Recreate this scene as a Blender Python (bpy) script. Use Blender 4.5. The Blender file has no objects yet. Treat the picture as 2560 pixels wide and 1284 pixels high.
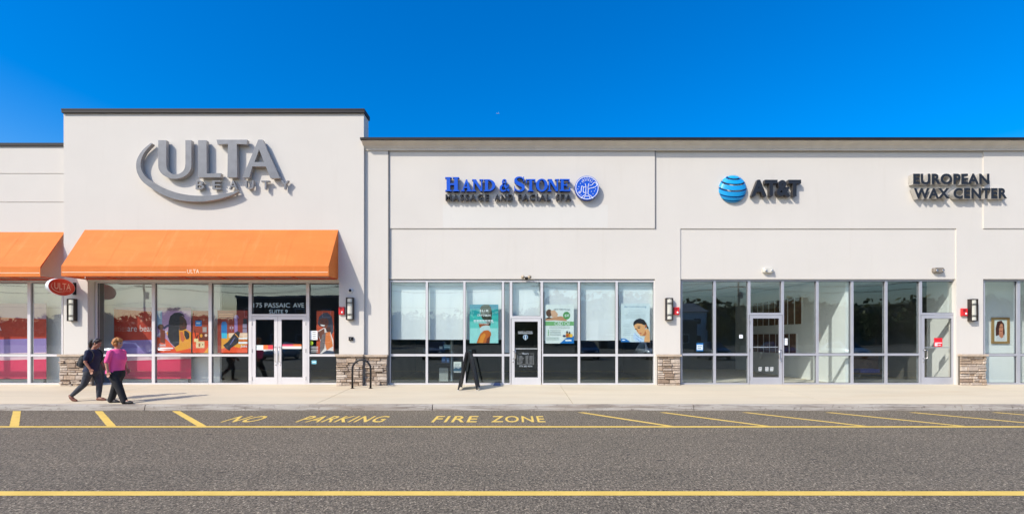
import bpy, bmesh, math, random
from mathutils import Vector, Matrix, noise
random.seed(7)
R = math.radians
S = bpy.context.scene
COL = S.collection

# ------------------------------------------------------------------ camera
F, HZ, CX, H = 1209.0, 843.0, 1280.0, 1.85      # 17 mm shift lens, in pixels of the 2560 px photograph
cam_d = bpy.data.cameras.new('camera'); cam = bpy.data.objects.new('camera', cam_d); COL.objects.link(cam)
cam.location = (0, 0, H); cam.rotation_euler = (R(90), 0, 0)
cam_d.lens = 17; cam_d.sensor_width = 36; cam_d.shift_y = 201 / 2560.0
cam_d.clip_start = .1; cam_d.clip_end = 30000
S.camera = cam

# ------------------------------------------------------------------ sky, sun, exposure
SUNV = Vector((1.12, 1.0, -1.24)).normalized()      # direction in which the light travels
sun_el = math.asin(-SUNV.z); sun_az = math.atan2(-SUNV.x, -SUNV.y)
W = bpy.data.worlds.new('World'); S.world = W; W.use_nodes = True
nt = W.node_tree; bg = nt.nodes['Background']
sky = nt.nodes.new('ShaderNodeTexSky'); sky.sky_type = 'NISHITA'; sky.sun_disc = False
sky.sun_elevation = sun_el; sky.sun_rotation = sun_az % (2 * math.pi)
sky.air_density = 1.2; sky.dust_density = 2.0; sky.ozone_density = 3.5
hs = nt.nodes.new('ShaderNodeHueSaturation'); hs.inputs['Saturation'].default_value = 1.64; hs.inputs['Hue'].default_value = 0.512; hs.inputs['Value'].default_value = 1.10
nt.links.new(sky.outputs[0], hs.inputs['Color'])
# deepen the blue only where the sky is blue already; the pale sky round the sun stays pale
sep = nt.nodes.new('ShaderNodeSeparateColor'); nt.links.new(sky.outputs[0], sep.inputs[0])
dv = nt.nodes.new('ShaderNodeMath'); dv.operation = 'DIVIDE'; nt.links.new(sep.outputs[0], dv.inputs[0]); nt.links.new(sep.outputs[2], dv.inputs[1])
mr = nt.nodes.new('ShaderNodeMapRange'); mr.inputs['From Min'].default_value = .95; mr.inputs['From Max'].default_value = .55; nt.links.new(dv.outputs[0], mr.inputs['Value'])
mxs = nt.nodes.new('ShaderNodeMix'); mxs.data_type = 'RGBA'; nt.links.new(mr.outputs[0], mxs.inputs[0]); nt.links.new(sky.outputs[0], mxs.inputs[6]); nt.links.new(hs.outputs[0], mxs.inputs[7])
nt.links.new(mxs.outputs[2], bg.inputs['Color'])
bg.inputs['Strength'].default_value = 0.14
sun_d = bpy.data.lights.new('sun', 'SUN'); sun_d.energy = 3.1; sun_d.angle = R(.53); sun_d.color = (1, .93, .84)
sun = bpy.data.objects.new('sun', sun_d); COL.objects.link(sun)
sun.rotation_euler = SUNV.to_track_quat('-Z', 'Y').to_euler(); sun.location = (-30, -30, 40)
S.view_settings.view_transform = 'Standard'; S.view_settings.look = 'None'
S.view_settings.exposure = 0.45; S.view_settings.gamma = 1

# ------------------------------------------------------------------ helpers
def X(px, d): return (px - CX) * d / F
def Z(py, d): return H + (HZ - py) * d / F
def lin(r, g, b):
    f = lambda c: (c / 255 / 12.92) if c <= 10 else ((c / 255 + .055) / 1.055) ** 2.4
    return (f(r), f(g), f(b))

class MB:
    """collects faces in world coordinates and links them as one mesh object"""
    def __init__(s): s.v, s.f, s.m = [], [], []
    def add(s, vs, fs, mi=0):
        o = len(s.v); s.v += [tuple(p) for p in vs]
        for f in fs: s.f.append([o + i for i in f]); s.m.append(mi)
    def box(s, x0, x1, y0, y1, z0, z1, mi=0):
        if x0 > x1: x0, x1 = x1, x0
        if y0 > y1: y0, y1 = y1, y0
        if z0 > z1: z0, z1 = z1, z0
        s.add([(x0,y0,z0),(x1,y0,z0),(x1,y1,z0),(x0,y1,z0),(x0,y0,z1),(x1,y0,z1),(x1,y1,z1),(x0,y1,z1)],
              [(0,3,2,1),(4,5,6,7),(0,1,5,4),(1,2,6,5),(2,3,7,6),(3,0,4,7)], mi)
    def obox(s, c, ax, hx, hy, hz, mi=0):
        """box turned by the 3x3 matrix ax"""
        vs = [Vector(c) + ax @ Vector((sx*hx, sy*hy, sz*hz)) for sz in (-1,1) for sx, sy in ((-1,-1),(1,-1),(1,1),(-1,1))]
        s.add(vs, [(0,3,2,1),(4,5,6,7),(0,1,5,4),(1,2,6,5),(2,3,7,6),(3,0,4,7)], mi)
    def quad(s, a, b, c, d, mi=0): s.add([a,b,c,d], [(0,1,2,3)], mi)
    def poly(s, pts, y0, y1=None, mf=0, ms=None):
        """polygon in the x-z plane, front at y0, drawn out to y1"""
        n = len(pts)
        A = sum(pts[i][0]*pts[(i+1)%n][1] - pts[(i+1)%n][0]*pts[i][1] for i in range(n))
        if A < 0: pts = pts[::-1]
        s.add([(p[0], y0, p[1]) for p in pts], [tuple(range(n))], mf)
        if y1 is not None:
            ms = mf if ms is None else ms
            s.add([(p[0], y0, p[1]) for p in pts] + [(p[0], y1, p[1]) for p in pts],
                  [(i, i+n, (i+1)%n+n, (i+1)%n) for i in range(n)], ms)
    def ribbon(s, pts, ws, y0, y1=None, mf=0, ms=None, sub=6):
        """flat band along a smooth path in x-z with changing width"""
        P, Wd = [], []
        n = len(pts)
        for i in range(n-1):
            p0, p1, p2, p3 = (Vector(pts[max(0,i-1)]), Vector(pts[i]), Vector(pts[i+1]), Vector(pts[min(n-1,i+2)]))
            for k in range(sub):
                t = k / sub
                P.append(.5*((2*p1)+(p2-p0)*t+(2*p0-5*p1+4*p2-p3)*t*t+(3*p1-p0-3*p2+p3)*t**3)); Wd.append(ws[i]*(1-t)+ws[i+1]*t)
        P.append(Vector(pts[-1])); Wd.append(ws[-1])
        L, Rr = [], []
        for i, p in enumerate(P):
            t = (P[min(i+1,len(P)-1)] - P[max(i-1,0)]); t.normalize(); nn = Vector((-t.y, t.x))
            L.append(p + nn*Wd[i]/2); Rr.append(p - nn*Wd[i]/2)
        for i in range(len(P)-1):
            s.add([(q.x, y0, q.y) for q in (Rr[i], Rr[i+1], L[i+1], L[i])], [(0,1,2,3)], mf)
        if y1 is not None:
            ms = mf if ms is None else ms
            out = Rr + L[::-1]; n = len(out)
            s.add([(q.x, y0, q.y) for q in out] + [(q.x, y1, q.y) for q in out],
                  [(i, i+n, (i+1)%n+n, (i+1)%n) for i in range(n)], ms)
    def rings(s, rs, mi=0, cap=True):
        n = len(rs[0]); o = len(s.v)
        for r in rs: s.v += [tuple(p) for p in r]
        for i in range(len(rs)-1):
            for k in range(n):
                s.f.append([o+i*n+k, o+i*n+(k+1)%n, o+(i+1)*n+(k+1)%n, o+(i+1)*n+k]); s.m.append(mi)
        if cap:
            s.f.append([o+k for k in range(n)][::-1]); s.m.append(mi)
            s.f.append([o+(len(rs)-1)*n+k for k in range(n)]); s.m.append(mi)
    def tube(s, pts, rad, n=10, mi=0):
        pts = [Vector(p) for p in pts]
        if not hasattr(rad, '__len__'): rad = [rad]*len(pts)
        rs = []; up = None
        for i, p in enumerate(pts):
            t = (pts[min(i+1,len(pts)-1)] - pts[max(i-1,0)]).normalized()
            if up is None:
                up = Vector((0,0,1)) if abs(t.z) < .9 else Vector((1,0,0))
            a = t.cross(up).normalized(); b = a.cross(t); up = b
            rs.append([p + (a*math.cos(u)+b*math.sin(u))*rad[i] for u in (2*math.pi*k/n for k in range(n))])
        s.rings(rs, mi)
    def ellipse_loft(s, secs, n=20, mi=0):
        """secs: (cx, cy, z, half depth x, half width y)"""
        s.rings([[(cx+a*math.cos(u), cy+b*math.sin(u), z) for u in (2*math.pi*k/n for k in range(n))] for cx,cy,z,a,b in secs], mi)
    def sphere(s, c, r, nu=14, nv=9, mi=0):
        if not hasattr(r, '__len__'): r = (r,r,r)
        s.rings([[(c[0]+r[0]*math.sin(v)*math.cos(u), c[1]+r[1]*math.sin(v)*math.sin(u), c[2]-r[2]*math.cos(v)) for u in (2*math.pi*k/nu for k in range(nu))]
                 for v in (math.pi*(j+.02)/(nv+.04) for j in range(nv+1))], mi)
    def text(s, txt, fn, bold=0.0, depth=None, mf=0, ms=None, space=1.0, lo=(0,0)):
        """fn maps (u in 0..1, v in 0..1, k) to a point; k = 0 front, 1 back"""
        vs, fs, es = text_geo(txt, bold, space)
        s.add([fn(u, v, 0) for u, v in vs], fs, mf)
        if depth:
            n = len(vs)
            s.add([fn(u, v, 0) for u, v in vs] + [fn(u, v, 1) for u, v in vs], [(a, a+n, b+n, b) for a, b in es], mf if ms is None else ms)
    def textxz(s, txt, x0, x1, z0, z1, y0, y1=None, **k):
        s.text(txt, lambda u, v, q: (x0+(x1-x0)*u, y1 if q else y0, z0+(z1-z0)*v), depth=y1 is not None, **k)
    def build(s, name, mats, parent=None, smooth=False, loc=None):
        base = Vector((0,0,0)); p = parent
        while p is not None: base += p.location; p = p.parent
        if parent is None:
            if loc is None and s.v:
                xs, ys, zs = zip(*s.v); loc = ((min(xs)+max(xs))/2, (min(ys)+max(ys))/2, min(zs))
            base = Vector(loc)
        me = bpy.data.meshes.new(name)
        me.from_pydata([tuple(Vector(v)-base) for v in s.v], [], s.f)
        if not isinstance(mats, (list, tuple)): mats = [mats]
        for m in mats: me.materials.append(m)
        me.polygons.foreach_set('material_index', s.m)
        if smooth: me.polygons.foreach_set('use_smooth', [True]*len(s.f))
        me.validate(); me.update()
        o = bpy.data.objects.new(name, me); COL.objects.link(o)
        o.parent = parent
        if parent is None: o.location = base
        return o

_tc = {}
def text_geo(txt, bold, space):
    key = (txt, bold, space)
    if key in _tc: return _tc[key]
    cu = bpy.data.curves.new('t', 'FONT'); cu.body = txt; cu.size = 1; cu.fill_mode = 'FRONT'; cu.offset = bold; cu.space_character = space
    cu.resolution_u = 4
    o = bpy.data.objects.new('t', cu); COL.objects.link(o)
    dg = bpy.context.evaluated_depsgraph_get(); dg.update()
    me = bpy.data.meshes.new_from_object(o.evaluated_get(dg))
    bm = bmesh.new(); bm.from_mesh(me); bmesh.ops.remove_doubles(bm, verts=bm.verts, dist=1e-5)
    bm.verts.index_update()
    vs = [(v.co.x, v.co.y) for v in bm.verts]
    fs = []
    for f in bm.faces:
        idx = [v.index for v in f.verts]
        fs.append(idx if f.normal.z > 0 else idx[::-1])
    es = []
    for e in bm.edges:
        if len(e.link_faces) == 1:
            f = e.link_faces[0]; ids = [v.index for v in f.verts]
            if f.normal.z <= 0: ids = ids[::-1]
            a, b = e.verts[0].index, e.verts[1].index
            if ids[(ids.index(a)+1) % len(ids)] != b: a, b = b, a
            es.append((a, b))
    x0 = min(v[0] for v in vs); x1 = max(v[0] for v in vs); y0 = min(v[1] for v in vs); y1 = max(v[1] for v in vs)
    vs = [((a-x0)/(x1-x0), (b-y0)/(y1-y0)) for a, b in vs]
    bm.free(); bpy.data.objects.remove(o); bpy.data.curves.remove(cu); bpy.data.meshes.remove(me)
    _tc[key] = (vs, fs, es); return _tc[key]

def tag(o, label=None, cat=None, group=None, kind=None):
    if label: o['label'] = label
    if cat: o['category'] = cat
    if group: o['group'] = group
    if kind: o['kind'] = kind
    return o
def thing(name, label, cat, loc=(0,0,0), group=None):
    o = bpy.data.objects.new(name, None); COL.objects.link(o); o.location = loc; o.empty_display_size = .2
    return tag(o, label, cat, group)
def copy_tree(o, parent=None):
    c = o.copy(); COL.objects.link(c); c.parent = parent
    for ch in o.children: copy_tree(ch, c)
    return c
def clone(o, loc, label, rz=0):
    c = copy_tree(o); c.location = loc; c.rotation_euler.z = rz; c['label'] = label; return c

# ------------------------------------------------------------------ materials
def mat(name, col, rough=.6, metal=0.0, var=.08, vscale=3.0, bump=0.0, bscale=80, spec=.5, coat=0.0):
    m = bpy.data.materials.new(name); m.use_nodes = True; t = m.node_tree; b = t.nodes['Principled BSDF']
    b.inputs['Roughness'].default_value = rough; b.inputs['Metallic'].default_value = metal
    b.inputs['Specular IOR Level'].default_value = spec; b.inputs['Coat Weight'].default_value = coat
    tc = t.nodes.new('ShaderNodeTexCoord')
    n = t.nodes.new('ShaderNodeTexNoise'); n.inputs['Scale'].default_value = vscale; n.inputs['Detail'].default_value = 6
    t.links.new(tc.outputs['Object'], n.inputs['Vector'])
    r = t.nodes.new('ShaderNodeValToRGB')
    r.color_ramp.elements[0].position = .3; r.color_ramp.elements[1].position = .7
    r.color_ramp.elements[0].color = tuple(c*(1-var) for c in col) + (1,)
    r.color_ramp.elements[1].color = tuple(min(1, c*(1+var)) for c in col) + (1,)
    t.links.new(n.outputs['Fac'], r.inputs['Fac']); t.links.new(r.outputs['Color'], b.inputs['Base Color'])
    if bump:
        n2 = t.nodes.new('ShaderNodeTexNoise'); n2.inputs['Scale'].default_value = bscale; n2.inputs['Detail'].default_value = 4
        t.links.new(tc.outputs['Object'], n2.inputs['Vector'])
        bp = t.nodes.new('ShaderNodeBump'); bp.inputs['Strength'].default_value = bump; bp.inputs['Distance'].default_value = .01
        t.links.new(n2.outputs['Fac'], bp.inputs['Height']); t.links.new(bp.outputs['Normal'], b.inputs['Normal'])
    return m

def ramp(t, fac, stops):
    r = t.nodes.new('ShaderNodeValToRGB'); e = r.color_ramp.elements
    e[0].position, e[0].color = stops[0][0], tuple(stops[0][1]) + (1,)
    e[1].position, e[1].color = stops[-1][0], tuple(stops[-1][1]) + (1,)
    for p, c in stops[1:-1]:
        q = e.new(p); q.color = tuple(c) + (1,)
    t.links.new(fac, r.inputs['Fac']); return r.outputs['Color']
def mixc(t, a, b, fac, mode='MIX'):
    m = t.nodes.new('ShaderNodeMix'); m.data_type = 'RGBA'; m.blend_type = mode
    for sock, val in ((m.inputs[0], fac), (m.inputs[6], a), (m.inputs[7], b)):
        if hasattr(val, 'is_linked') or hasattr(val, 'links'): t.links.new(val, sock)
        else: sock.default_value = val if not isinstance(val, tuple) else tuple(val) + ((1,) if len(val) == 3 else ())
    return m.outputs[2]
def nz(t, vec, scale, detail=5, rough=.55, typ='noise'):
    if typ == 'noise':
        n = t.nodes.new('ShaderNodeTexNoise'); n.inputs['Detail'].default_value = detail; n.inputs['Roughness'].default_value = rough; out = 'Fac'
    else:
        n = t.nodes.new('ShaderNodeTexVoronoi'); out = 'Distance' if typ == 'vor' else 'Color'
    n.inputs['Scale'].default_value = scale; t.links.new(vec, n.inputs['Vector']); return n.outputs[out]
def mapping(t, vec, sc):
    m = t.nodes.new('ShaderNodeMapping'); m.inputs['Scale'].default_value = sc; t.links.new(vec, m.inputs['Vector']); return m.outputs[0]
def new(name, rough=.7):
    m = bpy.data.materials.new(name); m.use_nodes = True; t = m.node_tree; b = t.nodes['Principled BSDF']
    b.inputs['Roughness'].default_value = rough
    return m, t, b, t.nodes.new('ShaderNodeTexCoord').outputs['Object']
def bump(t, b, h, st, dist=.01):
    bp = t.nodes.new('ShaderNodeBump'); bp.inputs['Strength'].default_value = st; bp.inputs['Distance'].default_value = dist
    t.links.new(h, bp.inputs['Height']); t.links.new(bp.outputs['Normal'], b.inputs['Normal'])

def stucco(name, col):
    m, t, b, o = new(name, .9)
    b.inputs['Specular IOR Level'].default_value = .2
    big = nz(t, o, .55, 5); c = ramp(t, big, [(.3, tuple(x*.955 for x in col)), (.7, col)])
    st = nz(t, mapping(t, o, (2.2, 2.2, .22)), 1.6, 6, .6)          # faint run-off streaks down the plaster
    c = mixc(t, c, tuple(x*y for x, y in zip(col, (.9, .885, .865))), ramp(t, st, [(.57, (0,0,0)), (.8, (.45,.45,.45))]))
    t.links.new(c, b.inputs['Base Color'])
    bump(t, b, nz(t, o, 60, 6, .7), .25, .006)
    return m
M = {}
M['stucco'] = stucco('stucco', (.668, .634, .572))
M['stucco_white'] = stucco('stucco_repainted', (.68, .66, .605))
def asphalt():
    m, t, b, o = new('asphalt', .9)
    b.inputs['Specular IOR Level'].default_value = .25
    a = nz(t, o, 46, 5, .85); v = nz(t, o, 34, typ='vcol')
    c = ramp(t, a, [(.34, (.020,.016,.011)), (.46, (.118,.099,.072)), (.57, (.235,.203,.150)), (.68, (.78,.68,.51))])
    c = mixc(t, c, ramp(t, v, [(0, (.45,.45,.45)), (.6, (1,1,1)), (1, (1.7,1.66,1.6))]), .75, 'MULTIPLY')
    c = mixc(t, c, ramp(t, nz(t, o, .45, 5), [(.3, (.92,.92,.91)), (.7, (1.06,1.05,1.04))]), 1.0, 'MULTIPLY')
    c = mixc(t, c, ramp(t, nz(t, mapping(t, o, (1,.5,1)), 34, 3, .85), [(.38, (.55,.54,.53)), (.5, (1,1,1)), (.62, (1.7,1.67,1.62))]), .95, 'MULTIPLY')
    tr = nz(t, mapping(t, o, (.08, 1.3, 1)), 1.0, 4)                 # traffic wear along the lane
    c = mixc(t, c, ramp(t, tr, [(.35, (.94,.94,.94)), (.65, (1.05,1.04,1.03))]), 1.0, 'MULTIPLY')
    sp = nz(t, mapping(t, o, (.8, 2.0, 1)), 1.7, typ='vor')           # oil drips
    k = ramp(t, sp, [(.05, (1,1,1)), (.13, (0,0,0))])
    gate = ramp(t, nz(t, o, 1.7, 2), [(.5, (0,0,0)), (.6, (.85,.85,.85))])
    c = mixc(t, c, (.035,.032,.03), mixc(t, k, gate, 1.0, 'MULTIPLY'))
    t.links.new(c, b.inputs['Base Color']); bump(t, b, a, .55, .008)
    return m
M['asphalt'] = asphalt()
def concrete(name, col, stain, grime=False):
    m, t, b, o = new(name, .88)
    b.inputs['Specular IOR Level'].default_value = .25
    c = ramp(t, nz(t, mapping(t, o, (.35, 1.6, 1)), 1.1, 6, .6), [(.3, tuple(x*.9 for x in col)), (.7, col)])
    c = mixc(t, c, stain, ramp(t, nz(t, mapping(t, o, (.3, 1, 1)), .9, 5, .6), [(.55, (0,0,0)), (.75, (.55,.55,.55))]))
    c = mixc(t, c, ramp(t, nz(t, o, 160, 3), [(.3, (.9,.9,.9)), (.7, (1.05,1.05,1.05))]), .8, 'MULTIPLY')
    if grime:
        g = nz(t, mapping(t, o, (.8, 1, 14)), 1.4, 7, .7)
        c = mixc(t, c, (.17,.14,.115), ramp(t, g, [(.47, (0,0,0)), (.62, (.75,.75,.75))]))
        g3 = nz(t, mapping(t, o, (.35, 1, 3)), 1.1, 5, .65)
        c = mixc(t, c, (.25,.195,.145), ramp(t, g3, [(.5, (0,0,0)), (.68, (.65,.65,.65))]))
        g2 = nz(t, o, 9, 5, .7)
        c = mixc(t, c, (.12,.10,.085), ramp(t, g2, [(.58, (0,0,0)), (.68, (.7,.7,.7))]))
    geo = t.nodes.new('ShaderNodeNewGeometry')
    c = mixc(t, c, ramp(t, geo.outputs['Random Per Island'], [(0, (.95,.95,.95)), (1, (1.03,1.02,1.01))]), 1.0, 'MULTIPLY')
    t.links.new(c, b.inputs['Base Color']); bump(t, b, nz(t, o, 90, 5), .15, .005)
    return m
M['concrete'] = concrete('sidewalk_concrete', (.66,.575,.42), (.58,.45,.28))
M['kerb'] = concrete('kerb_concrete', (.47,.43,.37), (.34,.29,.23), True)
def paint():
    m, t, b, o = new('yellow_road_paint', .75)
    c = ramp(t, nz(t, o, 2.2, 6, .65), [(.3, (.70,.47,.085)), (.7, (.83,.58,.13))])
    n = nz(t, o, 38, 6, .8)
    c = mixc(t, c, (.14,.12,.085), ramp(t, n, [(.59, (0,0,0)), (.68, (.75,.75,.75))]))
    t.links.new(c, b.inputs['Base Color']); bump(t, b, n, .4, .004); return m
M['paint'] = paint()
def stone():
    m, t, b, o = new('ledge_stone', .85)
    geo = t.nodes.new('ShaderNodeNewGeometry')
    c = ramp(t, geo.outputs['Random Per Island'], [(0, (.30,.22,.16)), (.25, (.50,.39,.29)), (.5, (.60,.51,.42)), (.75, (.42,.345,.28)), (1, (.70,.62,.53))])
    c = mixc(t, c, ramp(t, nz(t, o, 14, 6, .7), [(.3, (.6,.58,.56)), (.7, (1.15,1.12,1.08))]), 1.0, 'MULTIPLY')
    t.links.new(c, b.inputs['Base Color']); bump(t, b, nz(t, o, 30, 6, .7), .8, .012); return m
M['stone'] = stone()
M['mortar'] = mat('mortar', (.13,.11,.09), .95, bump=.4)
M['cap_stone'] = mat('cap_stone', (.50,.40,.30), .85, var=.15, vscale=8, bump=.4, bscale=40)
M['coping'] = mat('dark_coping_metal', (.014,.012,.013), .6, 0, var=.2, spec=.3)
M['cornice'] = mat('cornice_stucco', (.64,.595,.52), .9, var=.06, bump=.2)
M['frame'] = mat('silver_frame', (.64,.63,.63), .42, .15, var=.04, vscale=2)
M['frame_blue'] = mat('satin_aluminium_frame', (.46,.465,.50), .4, .25, var=.05, vscale=2)
M['frame_white'] = mat('pale_aluminium_frame', (.67,.645,.64), .45, .1, var=.04, vscale=2)
M['gasket'] = mat('black_gasket', (.02,.02,.022), .6)
M['chrome'] = mat('brushed_steel', (.62,.62,.63), .25, .9)
def glass(name, tint, f0, refl=(1,1,1)):
    m = bpy.data.materials.new(name); m.use_nodes = True; t = m.node_tree; t.nodes.clear()
    out = t.nodes.new('ShaderNodeOutputMaterial'); tr = t.nodes.new('ShaderNodeBsdfTransparent'); gl = t.nodes.new('ShaderNodeBsdfGlossy')
    tr.inputs['Color'].default_value = tint + (1,); gl.inputs['Color'].default_value = refl + (1,); gl.inputs['Roughness'].default_value = .0
    lw = t.nodes.new('ShaderNodeLayerWeight'); lw.inputs['Blend'].default_value = .5
    p = t.nodes.new('ShaderNodeMath'); p.operation = 'POWER'; p.inputs[1].default_value = 5; t.links.new(lw.outputs['Facing'], p.inputs[0])
    q = t.nodes.new('ShaderNodeMath'); q.operation = 'MULTIPLY_ADD'; q.inputs[1].default_value = 1-f0; q.inputs[2].default_value = f0; t.links.new(p.outputs[0], q.inputs[0])
    # a float pane is never quite flat: a slow ripple bends what it mirrors
    tc = t.nodes.new('ShaderNodeTexCoord'); n = t.nodes.new('ShaderNodeTexNoise'); n.inputs['Scale'].default_value = .9; n.inputs['Detail'].default_value = 1
    t.links.new(tc.outputs['Object'], n.inputs['Vector'])
    bp = t.nodes.new('ShaderNodeBump'); bp.inputs['Strength'].default_value = .16; bp.inputs['Distance'].default_value = .01
    t.links.new(n.outputs['Fac'], bp.inputs['Height']); t.links.new(bp.outputs['Normal'], gl.inputs['Normal'])
    mx = t.nodes.new('ShaderNodeMixShader'); t.links.new(q.outputs[0], mx.inputs[0]); t.links.new(tr.outputs[0], mx.inputs[1]); t.links.new(gl.outputs[0], mx.inputs[2])
    t.links.new(mx.outputs[0], out.inputs['Surface']); return m
M['glass'] = glass('clear_glass', (.985,1.0,.995), .08, (.82,.94,1.0))
M['glass_teal'] = glass('grey_green_glass', (.96,.992,.992), .09, (.76,.92,1.0))
M['black'] = mat('black_metal', (.018,.018,.02), .45, .3)
M['bronze'] = mat('dark_bronze', (.055,.045,.04), .45, .5)
M['lamp_glass'] = mat('cream_lamp_glass', (.66,.64,.54), .35)
M['red'] = mat('red_enamel', (.66,.025,.03), .35)
M['white'] = mat('white_paint', (.78,.78,.77), .45)
M['paper'] = mat('white_paper', (.80,.81,.80), .7, var=.02)
M['blind'] = mat('white_blind_cloth', (.74,.76,.75), .85, var=.03, vscale=1.5)
M['cream'] = mat('cream_plastic', (.62,.60,.53), .5)
M['orange'] = mat('orange_canvas', (.93,.315,.055), .8, var=.07, vscale=1.2, bump=.35, bscale=220)
def canvas():
    m, t, b, o = new('orange_awning_canvas', .8)
    c = ramp(t, nz(t, mapping(t, o, (.5,1,2.5)), 1.3, 6, .6), [(.3, (.76,.20,.032)), (.7, (.84,.25,.045))])
    dr = nz(t, mapping(t, o, (2.5,.5,.5)), 2.0, 6, .7)
    c = mixc(t, c, (.86,.34,.10), ramp(t, dr, [(.55, (0,0,0)), (.75, (.5,.5,.5))]))
    t.links.new(c, b.inputs['Base Color']); bump(t, b, nz(t, o, 4, 4), .3, .03)
    tl = t.nodes.new('ShaderNodeBsdfTranslucent'); tl.inputs['Color'].default_value = (.75,.14,.03,1)
    mx = t.nodes.new('ShaderNodeMixShader'); mx.inputs[0].default_value = .16
    out = t.nodes['Material Output']; t.links.new(b.outputs[0], mx.inputs[1]); t.links.new(tl.outputs[0], mx.inputs[2]); t.links.new(mx.outputs[0], out.inputs['Surface'])
    return m
M['canvas'] = canvas()
M['awning_frame'] = mat('red_orange_awning_frame', (.62,.10,.03), .5)
M['grey_letter'] = mat('brushed_grey_letter_face', (.145,.15,.162), .38, .55, var=.1, vscale=5)
M['letter_side'] = mat('grey_letter_side', (.42,.40,.38), .45, .4)
M['blue_letter'] = mat('royal_blue_letter', (.004,.085,.56), .45, var=.03, spec=.35)
M['blue_dark'] = mat('dark_blue_letter_side', (.006,.035,.27), .45)
M['black_letter'] = mat('black_letter', (.018,.018,.02), .4)
M['black_side'] = mat('black_letter_side', (.05,.046,.045), .5)
M['pale_side'] = mat('pale_letter_return', (.52,.50,.46), .4, .3)
M['globe_blue'] = mat('sky_blue_plastic', (.01,.34,.74), .35, var=.02)
M['globe_back'] = mat('deep_blue_plastic', (.01,.12,.36), .45)
M['sign_white'] = mat('sign_white', (.82,.84,.86), .4)
M['oval_red'] = mat('orange_red_sign_face', (.60,.045,.016), .35, var=.12)
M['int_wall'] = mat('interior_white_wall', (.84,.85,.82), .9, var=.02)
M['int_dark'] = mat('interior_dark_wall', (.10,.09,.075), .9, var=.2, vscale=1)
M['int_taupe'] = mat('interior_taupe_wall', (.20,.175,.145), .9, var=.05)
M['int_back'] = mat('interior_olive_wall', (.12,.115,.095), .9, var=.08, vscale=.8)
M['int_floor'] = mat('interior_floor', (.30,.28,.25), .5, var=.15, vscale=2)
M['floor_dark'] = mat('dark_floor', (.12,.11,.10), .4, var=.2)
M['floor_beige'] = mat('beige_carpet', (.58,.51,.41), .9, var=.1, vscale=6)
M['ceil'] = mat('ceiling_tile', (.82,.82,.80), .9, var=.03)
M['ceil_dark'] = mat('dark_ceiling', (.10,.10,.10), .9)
M['grid'] = mat('ceiling_grid', (.42,.43,.44), .6)
M['wood'] = mat('brown_wood', (.16,.075,.035), .5, var=.3, vscale=9)
M['roof'] = mat('roof_membrane', (.25,.25,.25), .9)

# ------------------------------------------------------------------ ground
D0 = 16.0                                  # face of the long right-hand shop wall
DU = 15.84                                 # face of the tall block
KERB = 12.3
def sw_z(y): return .13 + (y - 12.48) * (.289 - .13) / (16.0 - 12.48)
mb = MB()
xs = [-3000,-200,-60,-30,-20,-12,-6,0,6,12,20,30,60,200,3000]; ys = [-3000,-200,-60,-30,-10,0,3,5,7,9,11,12.6]
for i in range(len(xs)-1):
    for j in range(len(ys)-1):
        mb.quad((xs[i],ys[j],0),(xs[i+1],ys[j],0),(xs[i+1],ys[j+1],0),(xs[i],ys[j+1],0))
tag(mb.build('parking_lot', M['asphalt'], loc=(0,0,0)), 'grey speckled asphalt of the drive in front of the shops', kind='structure')
mb = MB(); mb.quad((-3000,12.6,-.02),(3000,12.6,-.02),(3000,3000,-.02),(-3000,3000,-.02))
tag(mb.build('ground', mat('far_ground', (.12,.12,.10), .95), loc=(0,0,0)), 'bare ground behind the row of shops', kind='structure')
joints = [-40,-31.6,-25,-18.35,-11.75,-5.08,1.58,8.33,15.0,21.7,28.4,40]
mb = MB()
for a, b in zip(joints[:-1], joints[1:]):
    x0, x1 = a+.007, b-.007
    cuts = [12.485, 13.6, 14.8, 16.45]
    for y0, y1 in zip(cuts[:-1], cuts[1:]):
        mb.quad((x0,y0,sw_z(y0)),(x1,y0,sw_z(y0)),(x1,y1,sw_z(y1)),(x0,y1,sw_z(y1)))
    for xx, s in ((x0,1),(x1,-1)):
        q = [(xx,12.485,sw_z(12.485)),(xx,16.45,sw_z(16.45)),(xx,16.45,sw_z(16.45)-.08),(xx,12.485,sw_z(12.485)-.08)]
        mb.quad(*(q if s > 0 else q[::-1]))
tag(mb.build('sidewalk', M['concrete'], loc=(0,0,0)), 'cream concrete sidewalk with dark joints in front of the shops', kind='structure')
mb = MB(); mb.quad((-40,12.44,.04),(40,12.44,.04),(40,16.45,.2),(-40,16.45,.2))
tag(mb.build('sidewalk_bed', M['mortar'], loc=(0,0,0)), 'dark bed showing in the joints of the sidewalk', kind='structure')
mb = MB(); kj = [-40,-23.2,-16.3,-9.35,-2.03,4.63,11.46,18.4,25.2,40]
for a, b in zip(kj[:-1], kj[1:]):
    n = 12; x0, x1 = a+.011, b-.011
    prof = [(12.30,0),(12.322,.108),(12.337,.127),(12.355,.133),(12.475,.136),(12.475,0)]
    rs = []
    for i in range(n+1):
        x = x0 + (x1-x0)*i/n
        rs.append([(x, y + .006*noise.noise((x*1.3,0,z*4)), z + (.005*noise.noise((x*1.7,5,0)) if z > .1 else 0)) for y, z in prof])
    mb.rings(rs)
tag(mb.build('kerb', M['kerb'], loc=(0,0,0)), 'stained grey concrete kerb between the sidewalk and the asphalt', kind='structure')

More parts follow.
